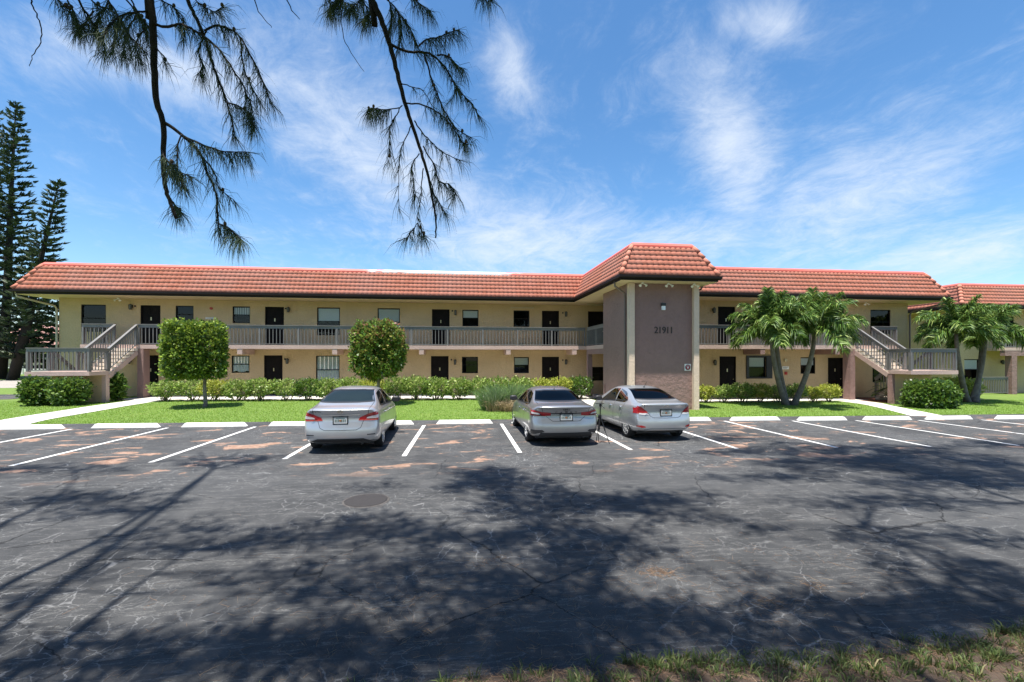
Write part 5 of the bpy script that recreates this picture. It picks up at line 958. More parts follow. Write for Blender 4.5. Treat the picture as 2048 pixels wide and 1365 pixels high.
def car_body(S):
    L = S['L']; st = S['stations']; FR_ = [-1, -0.6, 0, 0.6, 1]; V = []; F = []; rings = []
    for y in st:
        w = pchip(S['w'], y); zb = pchip(S['zb'], y); zt = pchip(S['top'], y); zs = min(pchip(S['belt'], y), zt - 0.03); wr = min(pchip(S['roofw'], y), w * 0.93)
        half = [(0, zb), (0.48 * w, zb), (0.82 * w, zb), (0.965 * w, zb + 0.05), (w, zb + 0.42 * (zs - zb)), (0.995 * w, zb + 0.72 * (zs - zb)), (0.955 * w, zs - 0.015), (0.915 * w, zs + 0.012)]
        g = (0.915 * w, zs + 0.012); rf = (wr, zt - 0.045 * min(1, (zt - zs) / 0.3))
        half += [(g[0] + (rf[0] - g[0]) * 0.5 + 0.022 * min(1, (zt - zs) / 0.3), g[1] + (rf[1] - g[1]) * 0.5), rf, (0.6 * wr, zt - 0.008), (0, zt)]
        ring = half + [(-x, z) for x, z in half[-2:0:-1]]
        rings.append([(x, y, z) for x, z in ring])
    def deform(v):
        x, y, z = v; w = 0.88
        f = max(0.0, 1 - y / 0.75) ** 2; y2 = y + f * (np.interp(z, [p[0] for p in S['rear']], [p[1] for p in S['rear']]) + S.get('rc', 0.20) * min(1.2, abs(x) / w) ** 4)
        f = max(0.0, 1 - (L - y) / 0.9) ** 2; y2 -= f * (0.34 * min(1.2, abs(x) / w) ** 3 + np.interp(z, [0.2, 0.45, 0.6, 0.8], [0.06, 0.0, 0.03, 0.16]))
        return (x, y2, z)
    nR = len(rings[0])
    for rg in rings: V += [deform(v) for v in rg]
    for i in range(len(rings) - 1):
        for j in range(nR): F.append((i * nR + j, i * nR + (j + 1) % nR, (i + 1) * nR + (j + 1) % nR, (i + 1) * nR + j))
    for e, base, flip in ((0, 0, False), (len(rings) - 1, (len(rings) - 1) * nR, True)):
        rg = rings[e]; rows = []
        for i in range(2, 10):
            row = []
            for f_ in FR_:
                if f_ == 1: row.append(base + i)
                elif f_ == -1: row.append(base + nR - i)
                elif i == 2: row.append(base + {0.6: 1, 0: 0, -0.6: nR - 1}[f_])
                elif i == 9: row.append(base + {0.6: 10, 0: 11, -0.6: 12}[f_])
                else: V.append(deform((rg[i][0] * f_, rg[i][1], rg[i][2]))); row.append(len(V) - 1)
            rows.append(row)
        for a in range(len(rows) - 1):
            for c in range(4):
                q = (rows[a][c], rows[a][c + 1], rows[a + 1][c + 1], rows[a + 1][c]); F.append(q if not flip else q[::-1])
    bm = bmesh.new(); vs = [bm.verts.new(v) for v in V]
    for f in F: bm.faces.new([vs[i] for i in f])
    bmesh.ops.recalc_face_normals(bm, faces=bm.faces[:]); me = bpy.data.meshes.new('body'); bm.to_mesh(me); bm.free()
    o = bpy.data.objects.new('body', me); COL.objects.link(o); s = o.modifiers.new('s', 'SUBSURF'); s.levels = 2; s.render_levels = 2
    bpy.context.view_layer.update(); ev = o.evaluated_get(bpy.context.evaluated_depsgraph_get()); m2 = bpy.data.meshes.new_from_object(ev); o.modifiers.clear(); o.data = m2; bpy.data.meshes.remove(me); m2.name = 'body'
    return o
def bez(P, k):
    """resample a polyline evenly to k points"""
    P = [Vector(p) for p in P]; d = [0.0]
    for a, c in zip(P, P[1:]): d.append(d[-1] + (c - a).length)
    out = []
    for i in range(k):
        t = d[-1] * i / (k - 1); j = max(q for q in range(len(P) - 1) if d[q] <= t + 1e-9); h = d[j + 1] - d[j]; out.append(P[j].lerp(P[j + 1], (t - d[j]) / h if h else 0))
    return out
def patch(bvh, lo, hi, axis, off, nu=16, nv=8, side=1):
    """skin between two outlines, laid on the body: axis 'r' from behind (x,z), 's' from the side (y,z)"""
    lo = bez(lo, nu + 1); hi = bez(hi, nu + 1); V = []; ok = []
    for j in range(nv + 1):
        for i in range(nu + 1):
            p = lo[i].lerp(hi[i], j / nv)
            if axis == 'r': o_, d_ = Vector((p.x, -2, p.y)), Vector((0, 1, 0))
            elif axis == 'f': o_, d_ = Vector((p.x, 8, p.y)), Vector((0, -1, 0))
            else: o_, d_ = Vector((side * 3, p.x, p.y)), Vector((-side, 0, 0))
            h, nn, _, _ = bvh.ray_cast(o_, d_)
            if h is None: V.append(None); continue
            if nn.dot(d_) > 0: nn = -nn
            V.append(h + nn * off)
    F = []; k = nu + 1
    idx = {}; VV = []
    for i, v in enumerate(V):
        if v is not None: idx[i] = len(VV); VV.append(tuple(v))
    for j in range(nv):
        for i in range(nu):
            q = (j * k + i, j * k + i + 1, (j + 1) * k + i + 1, (j + 1) * k + i)
            if all(a in idx for a in q):
                pts = [Vector(VV[idx[a]]) for a in q]
                if max((pts[a] - pts[a - 1]).length for a in range(4)) < 0.35: F.append(tuple(idx[a] for a in q))
    return VV, F
def line_patch(bvh, pts, axis, w, off, side=1):
    pts = bez(pts, max(12, len(pts) * 6)); lo = []; hi = []
    for i, p in enumerate(pts):
        d = (pts[min(i + 1, len(pts) - 1)] - pts[max(i - 1, 0)]).normalized(); n_ = Vector((-d.y, d.x)); lo.append(p - n_ * w / 2); hi.append(p + n_ * w / 2)
    k = len(lo); return patch(bvh, lo, hi, axis, off, k - 1, 1, side)
def mirror(P): return [(-x, z) for x, z in P]
def wheel(par, x, y, r, S, side):
    w = MB(); hw = 0.10; prof = [(r * 0.66, -hw), (r * 0.93, -hw * 1.02), (r, -hw * 0.75), (r, hw * 0.75), (r * 0.93, hw * 1.02), (r * 0.66, hw * 0.9)]; K = 32; V = []; F = []
    for j in range(K):
        a = 2 * PI * j / K
        for q, o_ in prof: V.append((x + o_ * side, y + q * math.cos(a), r + q * math.sin(a)))
    np_ = len(prof)
    for j in range(K):
        for i in range(np_ - 1): F.append((j * np_ + i, j * np_ + i + 1, ((j + 1) % K) * np_ + i + 1, ((j + 1) % K) * np_ + i))
    w.add(V, F); w.disc((x - side * 0.03, y, r), r * 0.68, 'x', 0.06, 32)
    wh = w.build('wheel', M['tyre'], par, True)
    rm = MB(); V = []; F = []
    for j in range(K):
        a = 2 * PI * j / K
        for q, o_ in ((r * 0.69, hw * 0.93), (r * 0.63, hw * 0.9), (r * 0.60, hw * 0.45)): V.append((x + o_ * side, y + q * math.cos(a), r + q * math.sin(a)))
    for j in range(K):
        for i in range(2): F.append((3 * j + i, 3 * j + i + 1, 3 * ((j + 1) % K) + i + 1, 3 * ((j + 1) % K) + i))
    rm.add(V, F); ns = S.get('spokes', 5); xo = x + side * hw * 0.72
    for j in range(ns):
        for da in ((-0.13, 0.13) if S.get('twin', True) else (0,)):
            a = 2 * PI * j / ns + 0.3; p = (xo + side * 0.015, y + 0.05 * math.cos(a), r + 0.05 * math.sin(a)); q = (xo, y + r * 0.65 * math.cos(a + da), r + r * 0.65 * math.sin(a + da)); rm.bar(p, q, 0.045 if len(str(S)) and S.get('twin', True) else 0.075, 0.03, (1, 0, 0))
    rm.disc((xo + side * 0.01, y, r), 0.065, 'x', 0.04, 20); rm.build('rim', M['rim'], wh, False)
    return wh
def build_car(S, loc, rz, label):
    t = thing('parked_car', loc, label, 'car', 'silver sedans parked nose in', rz, world=False)
    o = car_body(S); o.parent = t; L = S['L']; r = S['r']
    bm = bmesh.new(); bm.from_mesh(o.data); bvh = BVHTree.FromBMesh(bm); bm.free()
    # openings: wheel arches, rear window, side windows, windscreen
    cut = []
    def cutter(mb):
        c = mb.build('cutter', [M['cabin']]); cut.append(c)
    for y in (S['yr'], S['yf']):
        for sx in (-1, 1): cutter(MB().disc((sx * (S['W'] / 2 + 0.02), y, r * 0.97), r + 0.045, 'x', 0.52, 36))
    def inset2(P, d=0.018):
        c = sum((Vector(p) for p in P), Vector((0, 0))) / len(P); return [tuple(Vector(p) + (c - Vector(p)).normalized() * d) for p in P]
    rw_lo, rw_hi = S['rw']; ro = inset2(list(rw_lo) + list(rw_hi)[::-1])
    k = len(ro); y0, y1 = S['rwy']
    cutter(MB().add([(x, y0, z) for x, z in ro] + [(x, y1, z) for x, z in ro], [tuple(range(k)), tuple(range(2 * k - 1, k - 1, -1))] + [(i, k + i, k + (i + 1) % k, (i + 1) % k) for i in range(k)]))
    wlo, whi = S['ws']; wo_ = inset2(list(wlo) + list(whi)[::-1]); k = len(wo_)
    cutter(MB().add([(x, y1 + 0.02, z) for x, z in wo_] + [(x, S['wsy'], z) for x, z in wo_], [tuple(range(k)), tuple(range(2 * k - 1, k - 1, -1))] + [(i, k + i, k + (i + 1) % k, (i + 1) % k) for i in range(k)]))
    for lo, hi in S['sw']:
        so = inset2(list(lo) + list(hi)[::-1]); k = len(so)
        cutter(MB().add([(-1.2, a, z) for a, z in so] + [(1.2, a, z) for a, z in so], [tuple(range(k)), tuple(range(2 * k - 1, k - 1, -1))] + [(i, k + i, k + (i + 1) % k, (i + 1) % k) for i in range(k)]))
    o.data.materials.clear(); o.data.materials.append(S['paint']); o.data.materials.append(M['cabin'])
    for c in cut:
        b_ = bmesh.new(); b_.from_mesh(c.data); bmesh.ops.recalc_face_normals(b_, faces=b_.faces[:]); b_.to_mesh(c.data); b_.free()
        md = o.modifiers.new('b', 'BOOLEAN'); md.operation = 'DIFFERENCE'; md.object = c; md.solver = 'EXACT'; md.material_mode = 'TRANSFER'
    bpy.context.view_layer.update(); ev = o.evaluated_get(bpy.context.evaluated_depsgraph_get()); m2 = bpy.data.meshes.new_from_object(ev)
    o.modifiers.clear(); old = o.data; o.data = m2; m2.name = 'body'; bpy.data.meshes.remove(old)
    for c in cut: bpy.data.objects.remove(c)
    m2.polygons.foreach_set('use_smooth', np.ones(len(m2.polygons), dtype=bool))
    try:
        m2.set_sharp_from_angle(angle=rad(38))
    except Exception: pass
    def P(name, mt, specs, par=None, smooth=True):
        b = MB()
        for s_ in specs:
            VV, F = s_
            if F: b.add(VV, F)
        return b.build(name, mt, par or t, smooth)
    P('rear_window', S['glass'], [patch(bvh, rw_lo, rw_hi, 'r', 0.004, 20, 10)]); P('windscreen', M['glass_l'], [patch(bvh, wlo, whi, 'f', 0.004, 20, 10)])
    P('window_surround', M['trim'], [line_patch(bvh, list(rw_lo), 'r', 0.022, 0.006), line_patch(bvh, list(rw_hi), 'r', 0.022, 0.006)])
    for sd_ in (-1, 1):
        for lo, hi in S['sw']:
            P('side_window', S['glass'], [patch(bvh, lo, hi, 's', 0.004, 14, 8, sd_)])
        lo0 = S['sw'][0][0][0]; hi1 = S['sw'][-1][0][-1]
        P('side_trim', M['trim'], [line_patch(bvh, [lo0, hi1], 's', 0.025, 0.006, sd_)] + [line_patch(bvh, pl_, 's', 0.05, 0.005, sd_) for pl_ in S.get('pillars', [])])
        P('door_seam', M['seam'], [line_patch(bvh, s_, 's', 0.010, 0.002, sd_) for s_ in S['seams']])
        for hy, hz in S['handles']:
            h, nn, _, _ = bvh.ray_cast(Vector((sd_ * 3, hy, hz)), Vector((-sd_, 0, 0)))
            if h: MB().blob((h.x + sd_ * 0.018, hy, hz), 0.022, 0.085, 0.018, 10, 6).build('door_handle', S.get('hmat', S['paint']), t, True)
        my, mz = S['mirror']; h, nn, _, _ = bvh.ray_cast(Vector((sd_ * 3, my, mz - 0.06)), Vector((-sd_, 0, 0))); mx_ = (abs(h.x) if h else 0.75)
        mm = MB().blob((sd_ * (mx_ + 0.15), my, mz + 0.03), 0.125, 0.075, 0.082, 14, 8, 0.7).bar((sd_ * (mx_ - 0.02), my + 0.03, mz - 0.03), (sd_ * (mx_ + 0.08), my + 0.02, mz), 0.05, 0.035).build('side_mirror', M['trim'] if S.get('darkmirror') else S['paint'], t, True)
        MB().box(*sorted((sd_ * (mx_ + 0.06), sd_ * (mx_ + 0.24))), my - 0.078, my - 0.072, mz - 0.025, mz + 0.085).build('mirror_glass', M['trim'], mm)
        for y in (S['yr'], S['yf']): wheel(t, sd_ * (S['W'] / 2 - 0.115), y, r, S, sd_)
    for part, mt, shapes in S['rear_parts']:
        for mir in ((False, True) if not part.startswith('=') else (False,)):
            nm = part.lstrip('='); b = MB(); host = None
            for item in shapes:
                mt_i = item.get('m', mt); lo, hi = item['lo'], item['hi']
                if mir: lo, hi = mirror(lo), mirror(hi)
                VV, F = patch(bvh, lo, hi, 'r', item.get('off', 0.006), item.get('nu', 14), item.get('nv', 6))
                if not F: continue
                if host is None: host = MB().add(VV, F).build(nm, mt_i, t, True)
                else: MB().add(VV, F).build(item.get('n', 'lens'), mt_i, host, True)
    P('trunk_seam', M['seam'], [line_patch(bvh, s_, 'r', 0.011, 0.002) for s_ in S['rseams']] + [line_patch(bvh, mirror(s_), 'r', 0.011, 0.002) for s_ in S['rseams']])
    def yat(x, z):
        h, nn, _, _ = bvh.ray_cast(Vector((x, -2, z)), Vector((0, 1, 0))); return h.y if h else 0.05
    # plate, emblem, name
    pz = S['plate']; py = min(yat(-.15, pz), yat(.15, pz), yat(0, pz + .07)) - 0.012
    pl = MB().box(-0.155, 0.155, py - 0.006, py + 0.004, pz - 0.078, pz + 0.078).build('licence_plate', M['plate'], t)
    fr = MB()
    for q in ((-0.172, 0.172, -0.095, -0.074), (-0.172, 0.172, 0.074, 0.095), (-0.172, -0.152, -0.095, 0.095), (0.152, 0.172, -0.095, 0.095)): fr.box(q[0], q[1], py - 0.012, py + 0.01, pz + q[2], pz + q[3])
    fr.build('plate_frame', M['trim'], pl)
    pr_ = MB()
    for i in range(7):
        if i != 3: pr_.box(-0.125 + i * 0.037, -0.103 + i * 0.037, py - 0.009, py - 0.006, pz - 0.035, pz + 0.025)
    pr_.box(-0.10, 0.10, py - 0.009, py - 0.006, pz + 0.045, pz + 0.06).build('plate_print', M['greenprint'], pl)
    MB().disc((0.0, py - 0.008, pz - 0.005), 0.026, 'y', 0.004, 14).build('plate_motif', M['orange'], pl)
    ez = S['emblem_z']; ey = yat(0, ez) - 0.006; em = MB(); kind = S['emblem']; ew, eh = S.get('es', (0.055, 0.05))
    def ringm(cx0, cz0, rx, rz_, th=0.009, K=24):
        V = []; F = []
        for j in range(K):
            a = 2 * PI * j / K
            for q, yy in ((1, 0), (1, -0.008), (1 - th / rx, -0.008)): V.append((cx0 + rx * q * math.cos(a), ey + yy, cz0 + (rz_ * q if q == 1 else rz_ - th) * math.sin(a)))
        for j in range(K):
            for i in range(2): F.append((3 * j + i, 3 * j + i + 1, 3 * ((j + 1) % K) + i + 1, 3 * ((j + 1) % K) + i))
        em.add(V, F)
    ringm(0, ez, ew, eh)
    if kind == 'bar': em.box(-ew * 1.25, ew * 1.25, ey - 0.011, ey - 0.004, ez - 0.012, ez + 0.012)
    elif kind == 'ovals': ringm(0, ez, ew * 0.36, eh * 0.95, 0.008); ringm(0, ez + eh * 0.42, ew * 0.68, eh * 0.42, 0.008)
    else: em.bar((-0.028, ey - 0.006, ez - 0.03), (-0.016, ey - 0.006, ez + 0.03), 0.010, 0.008).bar((0.016, ey - 0.006, ez - 0.03), (0.028, ey - 0.006, ez + 0.03), 0.010, 0.008).bar((-0.022, ey - 0.006, ez - 0.006), (0.022, ey - 0.006, ez + 0.006), 0.010, 0.008)
    em.build('emblem', M['chrome'] if kind != 'ovals' else M['trim'], t, False)
    for txt, size, x, z, wide, mt_ in S['names']:
        l_ = MB(); lettering(l_, txt, size, x, yat(x, z + size * 0.35) - 0.010, z, 0.003, wide); l_.build('name_lettering', mt_, t)
    if S.get('antenna') == 'rod':
        y = S['ant_y']; h, nn, _, _ = bvh.ray_cast(Vector((0, y, 4)), Vector((0, 0, -1))); MB().blob((0, y, h.z + 0.008), 0.03, 0.045, 0.02, 10, 6).tube([(0, y, h.z + 0.01), (0.03, y - 0.16, h.z + 0.2)], [0.006, 0.004], 6).build('antenna', M['trim'], t, True)
    elif S.get('antenna') == 'fin':
        y = S['ant_y']; h, nn, _, _ = bvh.ray_cast(Vector((0, y, 4)), Vector((0, 0, -1))); MB().add([(-0.03, y, h.z - 0.005), (0.03, y, h.z - 0.005), (0, y + 0.13, h.z - 0.005), (0, y - 0.01, h.z + 0.065), (0, y + 0.02, h.z + 0.06)], [(0, 1, 3), (1, 4, 3), (1, 2, 4), (2, 0, 4), (0, 3, 4), (0, 2, 1)]).build('antenna', S['paint'], t)
    # cabin: rear head restraints, front seats, wheel
    zb_ = rw_lo[0][1]
    for x in (-0.42, 0.42): MB().blob((x, y1 - S.get('seat_back', 1.15), zb_ + 0.07), 0.13, 0.06, 0.10, 12, 8, 0.6).build('head_restraint', M['seat'], t, True)
    MB().blob((0.02, y1 - S.get('seat_back', 1.15), zb_ + 0.02), 0.12, 0.06, 0.06, 12, 8, 0.6).build('head_restraint', M['seat'], t, True)
    MB().box(-0.66, 0.66, y1 - S.get('seat_back', 1.15) - 0.02, y1 - S.get('seat_back', 1.15) + 0.12, zb_ - 0.03, zb_ + 0.025).build('rear_seat', M['seat'], t)
    for x in (-0.38, 0.38): MB().blob((x, y1 - 0.25, zb_ + 0.10), 0.14, 0.06, 0.12, 12, 8, 0.6).build('head_restraint', M['cabin'], t, True)
    # underside pan and exhaust
    MB().box(-S['W'] / 2 + 0.2, S['W'] / 2 - 0.2, 0.5, L - 0.6, 0.17, 0.21).build('underbody', M['trim'], t)
    MB().tube([(0.48, 0.16, 0.24), (0.48, 0.7, 0.26)], 0.032, 10).build('exhaust', M['trim'], t)
    return t
STN = lambda L: [0, 0.05, 0.14, 0.30, 0.48, 0.66, 0.9, 1.15, 1.4, 1.7, 2.05, 2.4, 2.75, 3.05, 3.3, L - 0.95, L - 0.6, L - 0.3, L - 0.12, L]
silver = carpaint('bright_silver_paint', (0.50, 0.50, 0.51), 0.6, 0.27); grey = carpaint('grey_silver_paint', (0.34, 0.345, 0.35), 0.7, 0.26); silver2 = carpaint('pale_silver_paint', (0.50, 0.515, 0.525), 0.60, 0.27)
CAR1 = dict(L=4.61, W=1.76, r=0.318, yr=0.98, yf=3.68, paint=silver, glass=M['glass_l'], stations=STN(4.61), rc=0.17,
    w=[(0, 0.80), (0.14, 0.865), (0.5, 0.88), (3.6, 0.88), (4.2, 0.85), (4.61, 0.72)], zb=[(0, 0.30), (0.3, 0.22), (0.9, 0.19), (3.8, 0.19), (4.61, 0.22)],
    top=[(0, 1.055), (0.10, 1.085), (0.45, 1.12), (0.62, 1.15), (1.3, 1.415), (1.75, 1.485), (2.2, 1.495), (2.7, 1.44), (3.3, 1.19), (3.62, 1.03), (4.2, 0.90), (4.61, 0.72)],
    belt=[(0, 0.99), (0.6, 0.985), (1.5, 0.955), (3.3, 0.90), (4.61, 0.66)], roofw=[(0, 0.70), (0.5, 0.70), (0.8, 0.66), (1.3, 0.58), (2.2, 0.60), (2.8, 0.60), (3.4, 0.70), (4.61, 0.6)],
    rear=[(0.28, 0.07), (0.36, 0.015), (0.46, 0.0), (0.62, 0.0), (0.67, 0.04), (0.78, 0.085), (0.90, 0.09), (0.95, 0.05), (1.03, 0.03), (1.10, 0.04)],
    rw=([(-0.66, 1.175), (-0.3, 1.165), (0.3, 1.165), (0.66, 1.175)], [(-0.535, 1.405), (-0.3, 1.425), (0.3, 1.425), (0.535, 1.405)]), rwy=(0.45, 2.3), wsy=4.2, seat_back=0.90,
    ws=([(-0.68, 1.05), (0, 1.05), (0.68, 1.05)], [(-0.52, 1.40), (0, 1.43), (0.52, 1.40)]),
    sw=[([(1.02, 1.06), (1.2, 1.02), (1.9, 1.0)], [(1.08, 1.12), (1.42, 1.33), (1.9, 1.40)]), ([(1.99, 1.0), (2.6, 0.97), (3.15, 0.95)], [(1.99, 1.40), (2.45, 1.37), (3.12, 0.98)])],
    seams=[[(1.93, 1.0), (1.95, 0.5), (1.95, 0.26)], [(1.06, 1.05), (1.2, 0.85), (1.36, 0.55), (1.42, 0.28)], [(3.2, 0.95), (3.2, 0.5), (3.16, 0.26)], [(1.42, 0.28), (3.16, 0.26)]], handles=[(1.35, 0.86), (2.2, 0.84)], mirror=(3.0, 1.0), darkmirror=True,
    rear_parts=[('tail_light', M['redlens'], [dict(lo=[(0.40, 0.785), (0.62, 0.775), (0.87, 0.77)], hi=[(0.44, 0.86), (0.62, 0.94), (0.85, 1.0)], off=0.008), dict(lo=[(0.58, 0.828), (0.7, 0.826), (0.83, 0.83)], hi=[(0.60, 0.86), (0.7, 0.885), (0.83, 0.905)], off=0.013, m=M['clearlens'], n='reversing_lens')]),
                ('reflector', M['trim'], [dict(lo=[(0.60, 0.44), (0.78, 0.44)], hi=[(0.60, 0.462), (0.78, 0.466)])]),
                ('=bumper_valance', M['trim'], [dict(lo=[(-0.70, 0.295), (0.70, 0.295)], hi=[(-0.52, 0.365), (0.52, 0.365)], nu=22)]),
                ('=boot_trim', M['chrome'], [dict(lo=[(-0.43, 0.925), (0, 0.905), (0.43, 0.925)], hi=[(-0.43, 0.945), (0, 0.932), (0.43, 0.945)], off=0.014, nu=24, nv=3)]),
                ],
    rseams=[[(0.0, 0.565), (0.36, 0.57), (0.46, 0.62), (0.52, 0.79)], [(0.62, 0.93), (0.64, 1.05), (0.66, 1.16)]],
    plate=0.795, emblem='bar', emblem_z=1.0, names=[('SENTRA', 0.06, -0.54, 0.985, 1.3, M['trim'])])
CAR2 = dict(L=4.88, W=1.84, r=0.335, yr=1.08, yf=3.90, paint=grey, glass=M['glass_d'], stations=STN(4.88), rc=0.22, spokes=7, twin=False,
    w=[(0, 0.83), (0.14, 0.895), (0.5, 0.92), (3.8, 0.92), (4.4, 0.89), (4.88, 0.74)], zb=[(0, 0.28), (0.3, 0.22), (0.9, 0.18), (3.9, 0.18), (4.88, 0.2)],
    top=[(0, 1.045), (0.10, 1.075), (0.5, 1.085), (0.72, 1.10), (1.45, 1.355), (1.9, 1.435), (2.35, 1.445), (2.85, 1.39), (3.5, 1.12), (3.85, 0.985), (4.4, 0.88), (4.88, 0.70)],
    belt=[(0, 0.97), (0.6, 0.96), (1.5, 0.93), (3.5, 0.87), (4.88, 0.64)], roofw=[(0, 0.70), (0.5, 0.70), (0.9, 0.66), (1.45, 0.565), (2.3, 0.59), (2.9, 0.59), (3.6, 0.70), (4.88, 0.6)],
    rear=[(0.25, 0.08), (0.34, 0.02), (0.44, 0.0), (0.64, 0.0), (0.69, 0.05), (0.80, 0.10), (0.93, 0.075), (1.01, 0.01), (1.08, 0.02)],
    rw=([(-0.66, 1.125), (-0.3, 1.115), (0.3, 1.115), (0.66, 1.125)], [(-0.535, 1.34), (-0.3, 1.365), (0.3, 1.365), (0.535, 1.34)]), rwy=(0.5, 2.4), wsy=4.4, seat_back=0.85,
    ws=([(-0.70, 1.0), (0, 1.0), (0.70, 1.0)], [(-0.52, 1.35), (0, 1.38), (0.52, 1.35)]),
    sw=[([(1.15, 1.03), (1.35, 0.985), (2.05, 0.97)], [(1.22, 1.09), (1.6, 1.28), (2.05, 1.345)]), ([(2.13, 0.97), (2.75, 0.94), (3.38, 0.92)], [(2.13, 1.345), (2.65, 1.30), (3.34, 0.95)])],
    seams=[[(2.09, 0.97), (2.1, 0.5), (2.1, 0.24)], [(1.2, 1.0), (1.32, 0.85), (1.5, 0.55), (1.56, 0.26)], [(3.42, 0.92), (3.42, 0.5), (3.38, 0.24)], [(1.56, 0.26), (3.38, 0.24)]], handles=[(1.5, 0.84), (2.35, 0.82)], mirror=(3.2, 0.98), darkmirror=True, hmat=M['chrome'],
    rear_parts=[('tail_light', M['redlens'], [dict(lo=[(0.40, 0.81), (0.60, 0.795), (0.89, 0.80)], hi=[(0.40, 0.885), (0.62, 0.90), (0.86, 0.955)], off=0.008), dict(lo=[(0.60, 0.80), (0.75, 0.80), (0.88, 0.805)], hi=[(0.66, 0.85), (0.75, 0.87), (0.87, 0.89)], off=0.013, m=M['darkred'], n='dark_lens'), dict(lo=[(0.66, 0.835), (0.75, 0.84), (0.86, 0.85)], hi=[(0.70, 0.875), (0.76, 0.885), (0.86, 0.90)], off=0.017, m=M['clearlens'], n='reversing_lens')]),
                ('bumper_vent', M['trim'], [dict(lo=[(0.56, 0.40), (0.90, 0.30)], hi=[(0.62, 0.445), (0.88, 0.44)])]),
                ('=bumper_valance', M['trim'], [dict(lo=[(-0.72, 0.275), (0.72, 0.275)], hi=[(-0.66, 0.375), (0.66, 0.375)], nu=22)]),
                ('=boot_trim', M['trim'], [dict(lo=[(-0.40, 0.855), (0, 0.85), (0.40, 0.855)], hi=[(-0.40, 0.875), (0, 0.875), (0.40, 0.875)], off=0.010, nu=24, nv=3)])],
    rseams=[[(0.0, 0.665), (0.36, 0.67), (0.52, 0.79)], [(0.60, 0.90), (0.64, 1.02), (0.66, 1.10)]],
    plate=0.765, emblem='ovals', emblem_z=0.975, es=(0.085, 0.060), names=[(c, 0.065, -0.26 + i * 0.13, 0.868, 1.2, M['trim']) for i, c in enumerate('CAMRY')] + [('FL WRITE D', 0.05, 0.0, 1.25, 1.0, M['plate'])][:0], antenna='fin', ant_y=1.55)
CAR3 = dict(L=4.37, W=1.70, r=0.30, yr=0.90, yf=3.47, paint=silver2, glass=M['glass_d'], stations=STN(4.37), rc=0.24, spokes=7, twin=False,
    w=[(0, 0.77), (0.14, 0.83), (0.5, 0.85), (3.4, 0.85), (4.0, 0.82), (4.37, 0.70)], zb=[(0, 0.31), (0.3, 0.24), (0.9, 0.19), (3.6, 0.19), (4.37, 0.2)],
    top=[(0, 1.05), (0.10, 1.075), (0.38, 1.09), (0.52, 1.11), (1.2, 1.375), (1.65, 1.445), (2.1, 1.455), (2.6, 1.40), (3.2, 1.13), (3.5, 1.0), (4.0, 0.88), (4.37, 0.70)],
    belt=[(0, 0.985), (0.6, 0.975), (1.5, 0.94), (3.2, 0.87), (4.37, 0.64)], roofw=[(0, 0.66), (0.5, 0.67), (0.8, 0.62), (1.2, 0.54), (2.1, 0.56), (2.7, 0.56), (3.3, 0.66), (4.37, 0.56)],
    rear=[(0.28, 0.06), (0.36, 0.02), (0.46, 0.0), (0.64, 0.0), (0.69, 0.04), (0.80, 0.085), (0.92, 0.075), (1.0, 0.02), (1.08, 0.03)],
    rw=([(-0.62, 1.135), (-0.3, 1.125), (0.3, 1.125), (0.62, 1.135)], [(-0.49, 1.365), (-0.3, 1.385), (0.3, 1.385), (0.49, 1.365)]), rwy=(0.36, 2.15), wsy=4.0, seat_back=0.80,
    ws=([(-0.66, 1.02), (0, 1.02), (0.66, 1.02)], [(-0.48, 1.36), (0, 1.39), (0.48, 1.36)]),
    sw=[([(0.98, 1.07), (1.12, 1.0), (1.8, 0.975)], [(1.05, 1.13), (1.36, 1.29), (1.8, 1.36)]), ([(1.87, 0.975), (2.5, 0.93), (3.1, 0.90)], [(1.87, 1.36), (2.35, 1.33), (3.07, 0.93)])],
    pillars=[[(1.28, 1.0), (1.28, 1.25)]],
    seams=[[(1.83, 0.975), (1.85, 0.5), (1.85, 0.26)], [(1.0, 1.04), (1.12, 0.85), (1.28, 0.55), (1.33, 0.28)], [(3.12, 0.90), (3.12, 0.5), (3.08, 0.26)], [(1.33, 0.28), (3.08, 0.26)]], handles=[(1.3, 0.86), (2.12, 0.83)], mirror=(2.9, 0.95), darkmirror=True, hmat=M['chrome'],
    rear_parts=[('tail_light', M['redlens'], [dict(lo=[(0.50, 0.79), (0.64, 0.76), (0.83, 0.78)], hi=[(0.56, 0.86), (0.68, 0.955), (0.80, 1.0)], off=0.008), dict(lo=[(0.49, 0.745), (0.62, 0.735), (0.74, 0.755)], hi=[(0.51, 0.79), (0.63, 0.785), (0.72, 0.79)], off=0.010, m=M['clearlens'], n='reversing_lens')]),
                ('bumper_reflector', M['redlens'], [dict(lo=[(0.58, 0.40), (0.68, 0.385), (0.79, 0.415)], hi=[(0.585, 0.425), (0.69, 0.455), (0.79, 0.445)])]),
                ],
    rseams=[[(0.0, 0.655), (0.36, 0.665), (0.44, 0.70), (0.50, 0.80)], [(0.60, 0.93), (0.62, 1.03), (0.63, 1.12)], [(0, 0.36), (0.45, 0.365), (0.62, 0.33)]],
    plate=0.80, emblem='letter', emblem_z=0.985, es=(0.062, 0.036), names=[('ACCENT', 0.055, -0.50, 0.975, 1.2, M['chrome'])], antenna='rod', ant_y=1.45)
build_car(CAR1, (-2.72, 11.05, gz(-2.7, 12) + 0.014), rad(1.3), 'bright silver sedan with slanted red tail lights, leftmost of the three parked cars')
build_car(CAR2, (2.80, 11.42, gz(2.7, 12) + 0.014), rad(0.0), 'grey silver sedan with dark rear window and wide split tail lights, middle of the three')
build_car(CAR3, (5.74, 11.92, gz(5.5, 12) + 0.014), rad(1.8), 'small pale silver sedan with a rod antenna and red bumper reflectors, rightmost of the three')
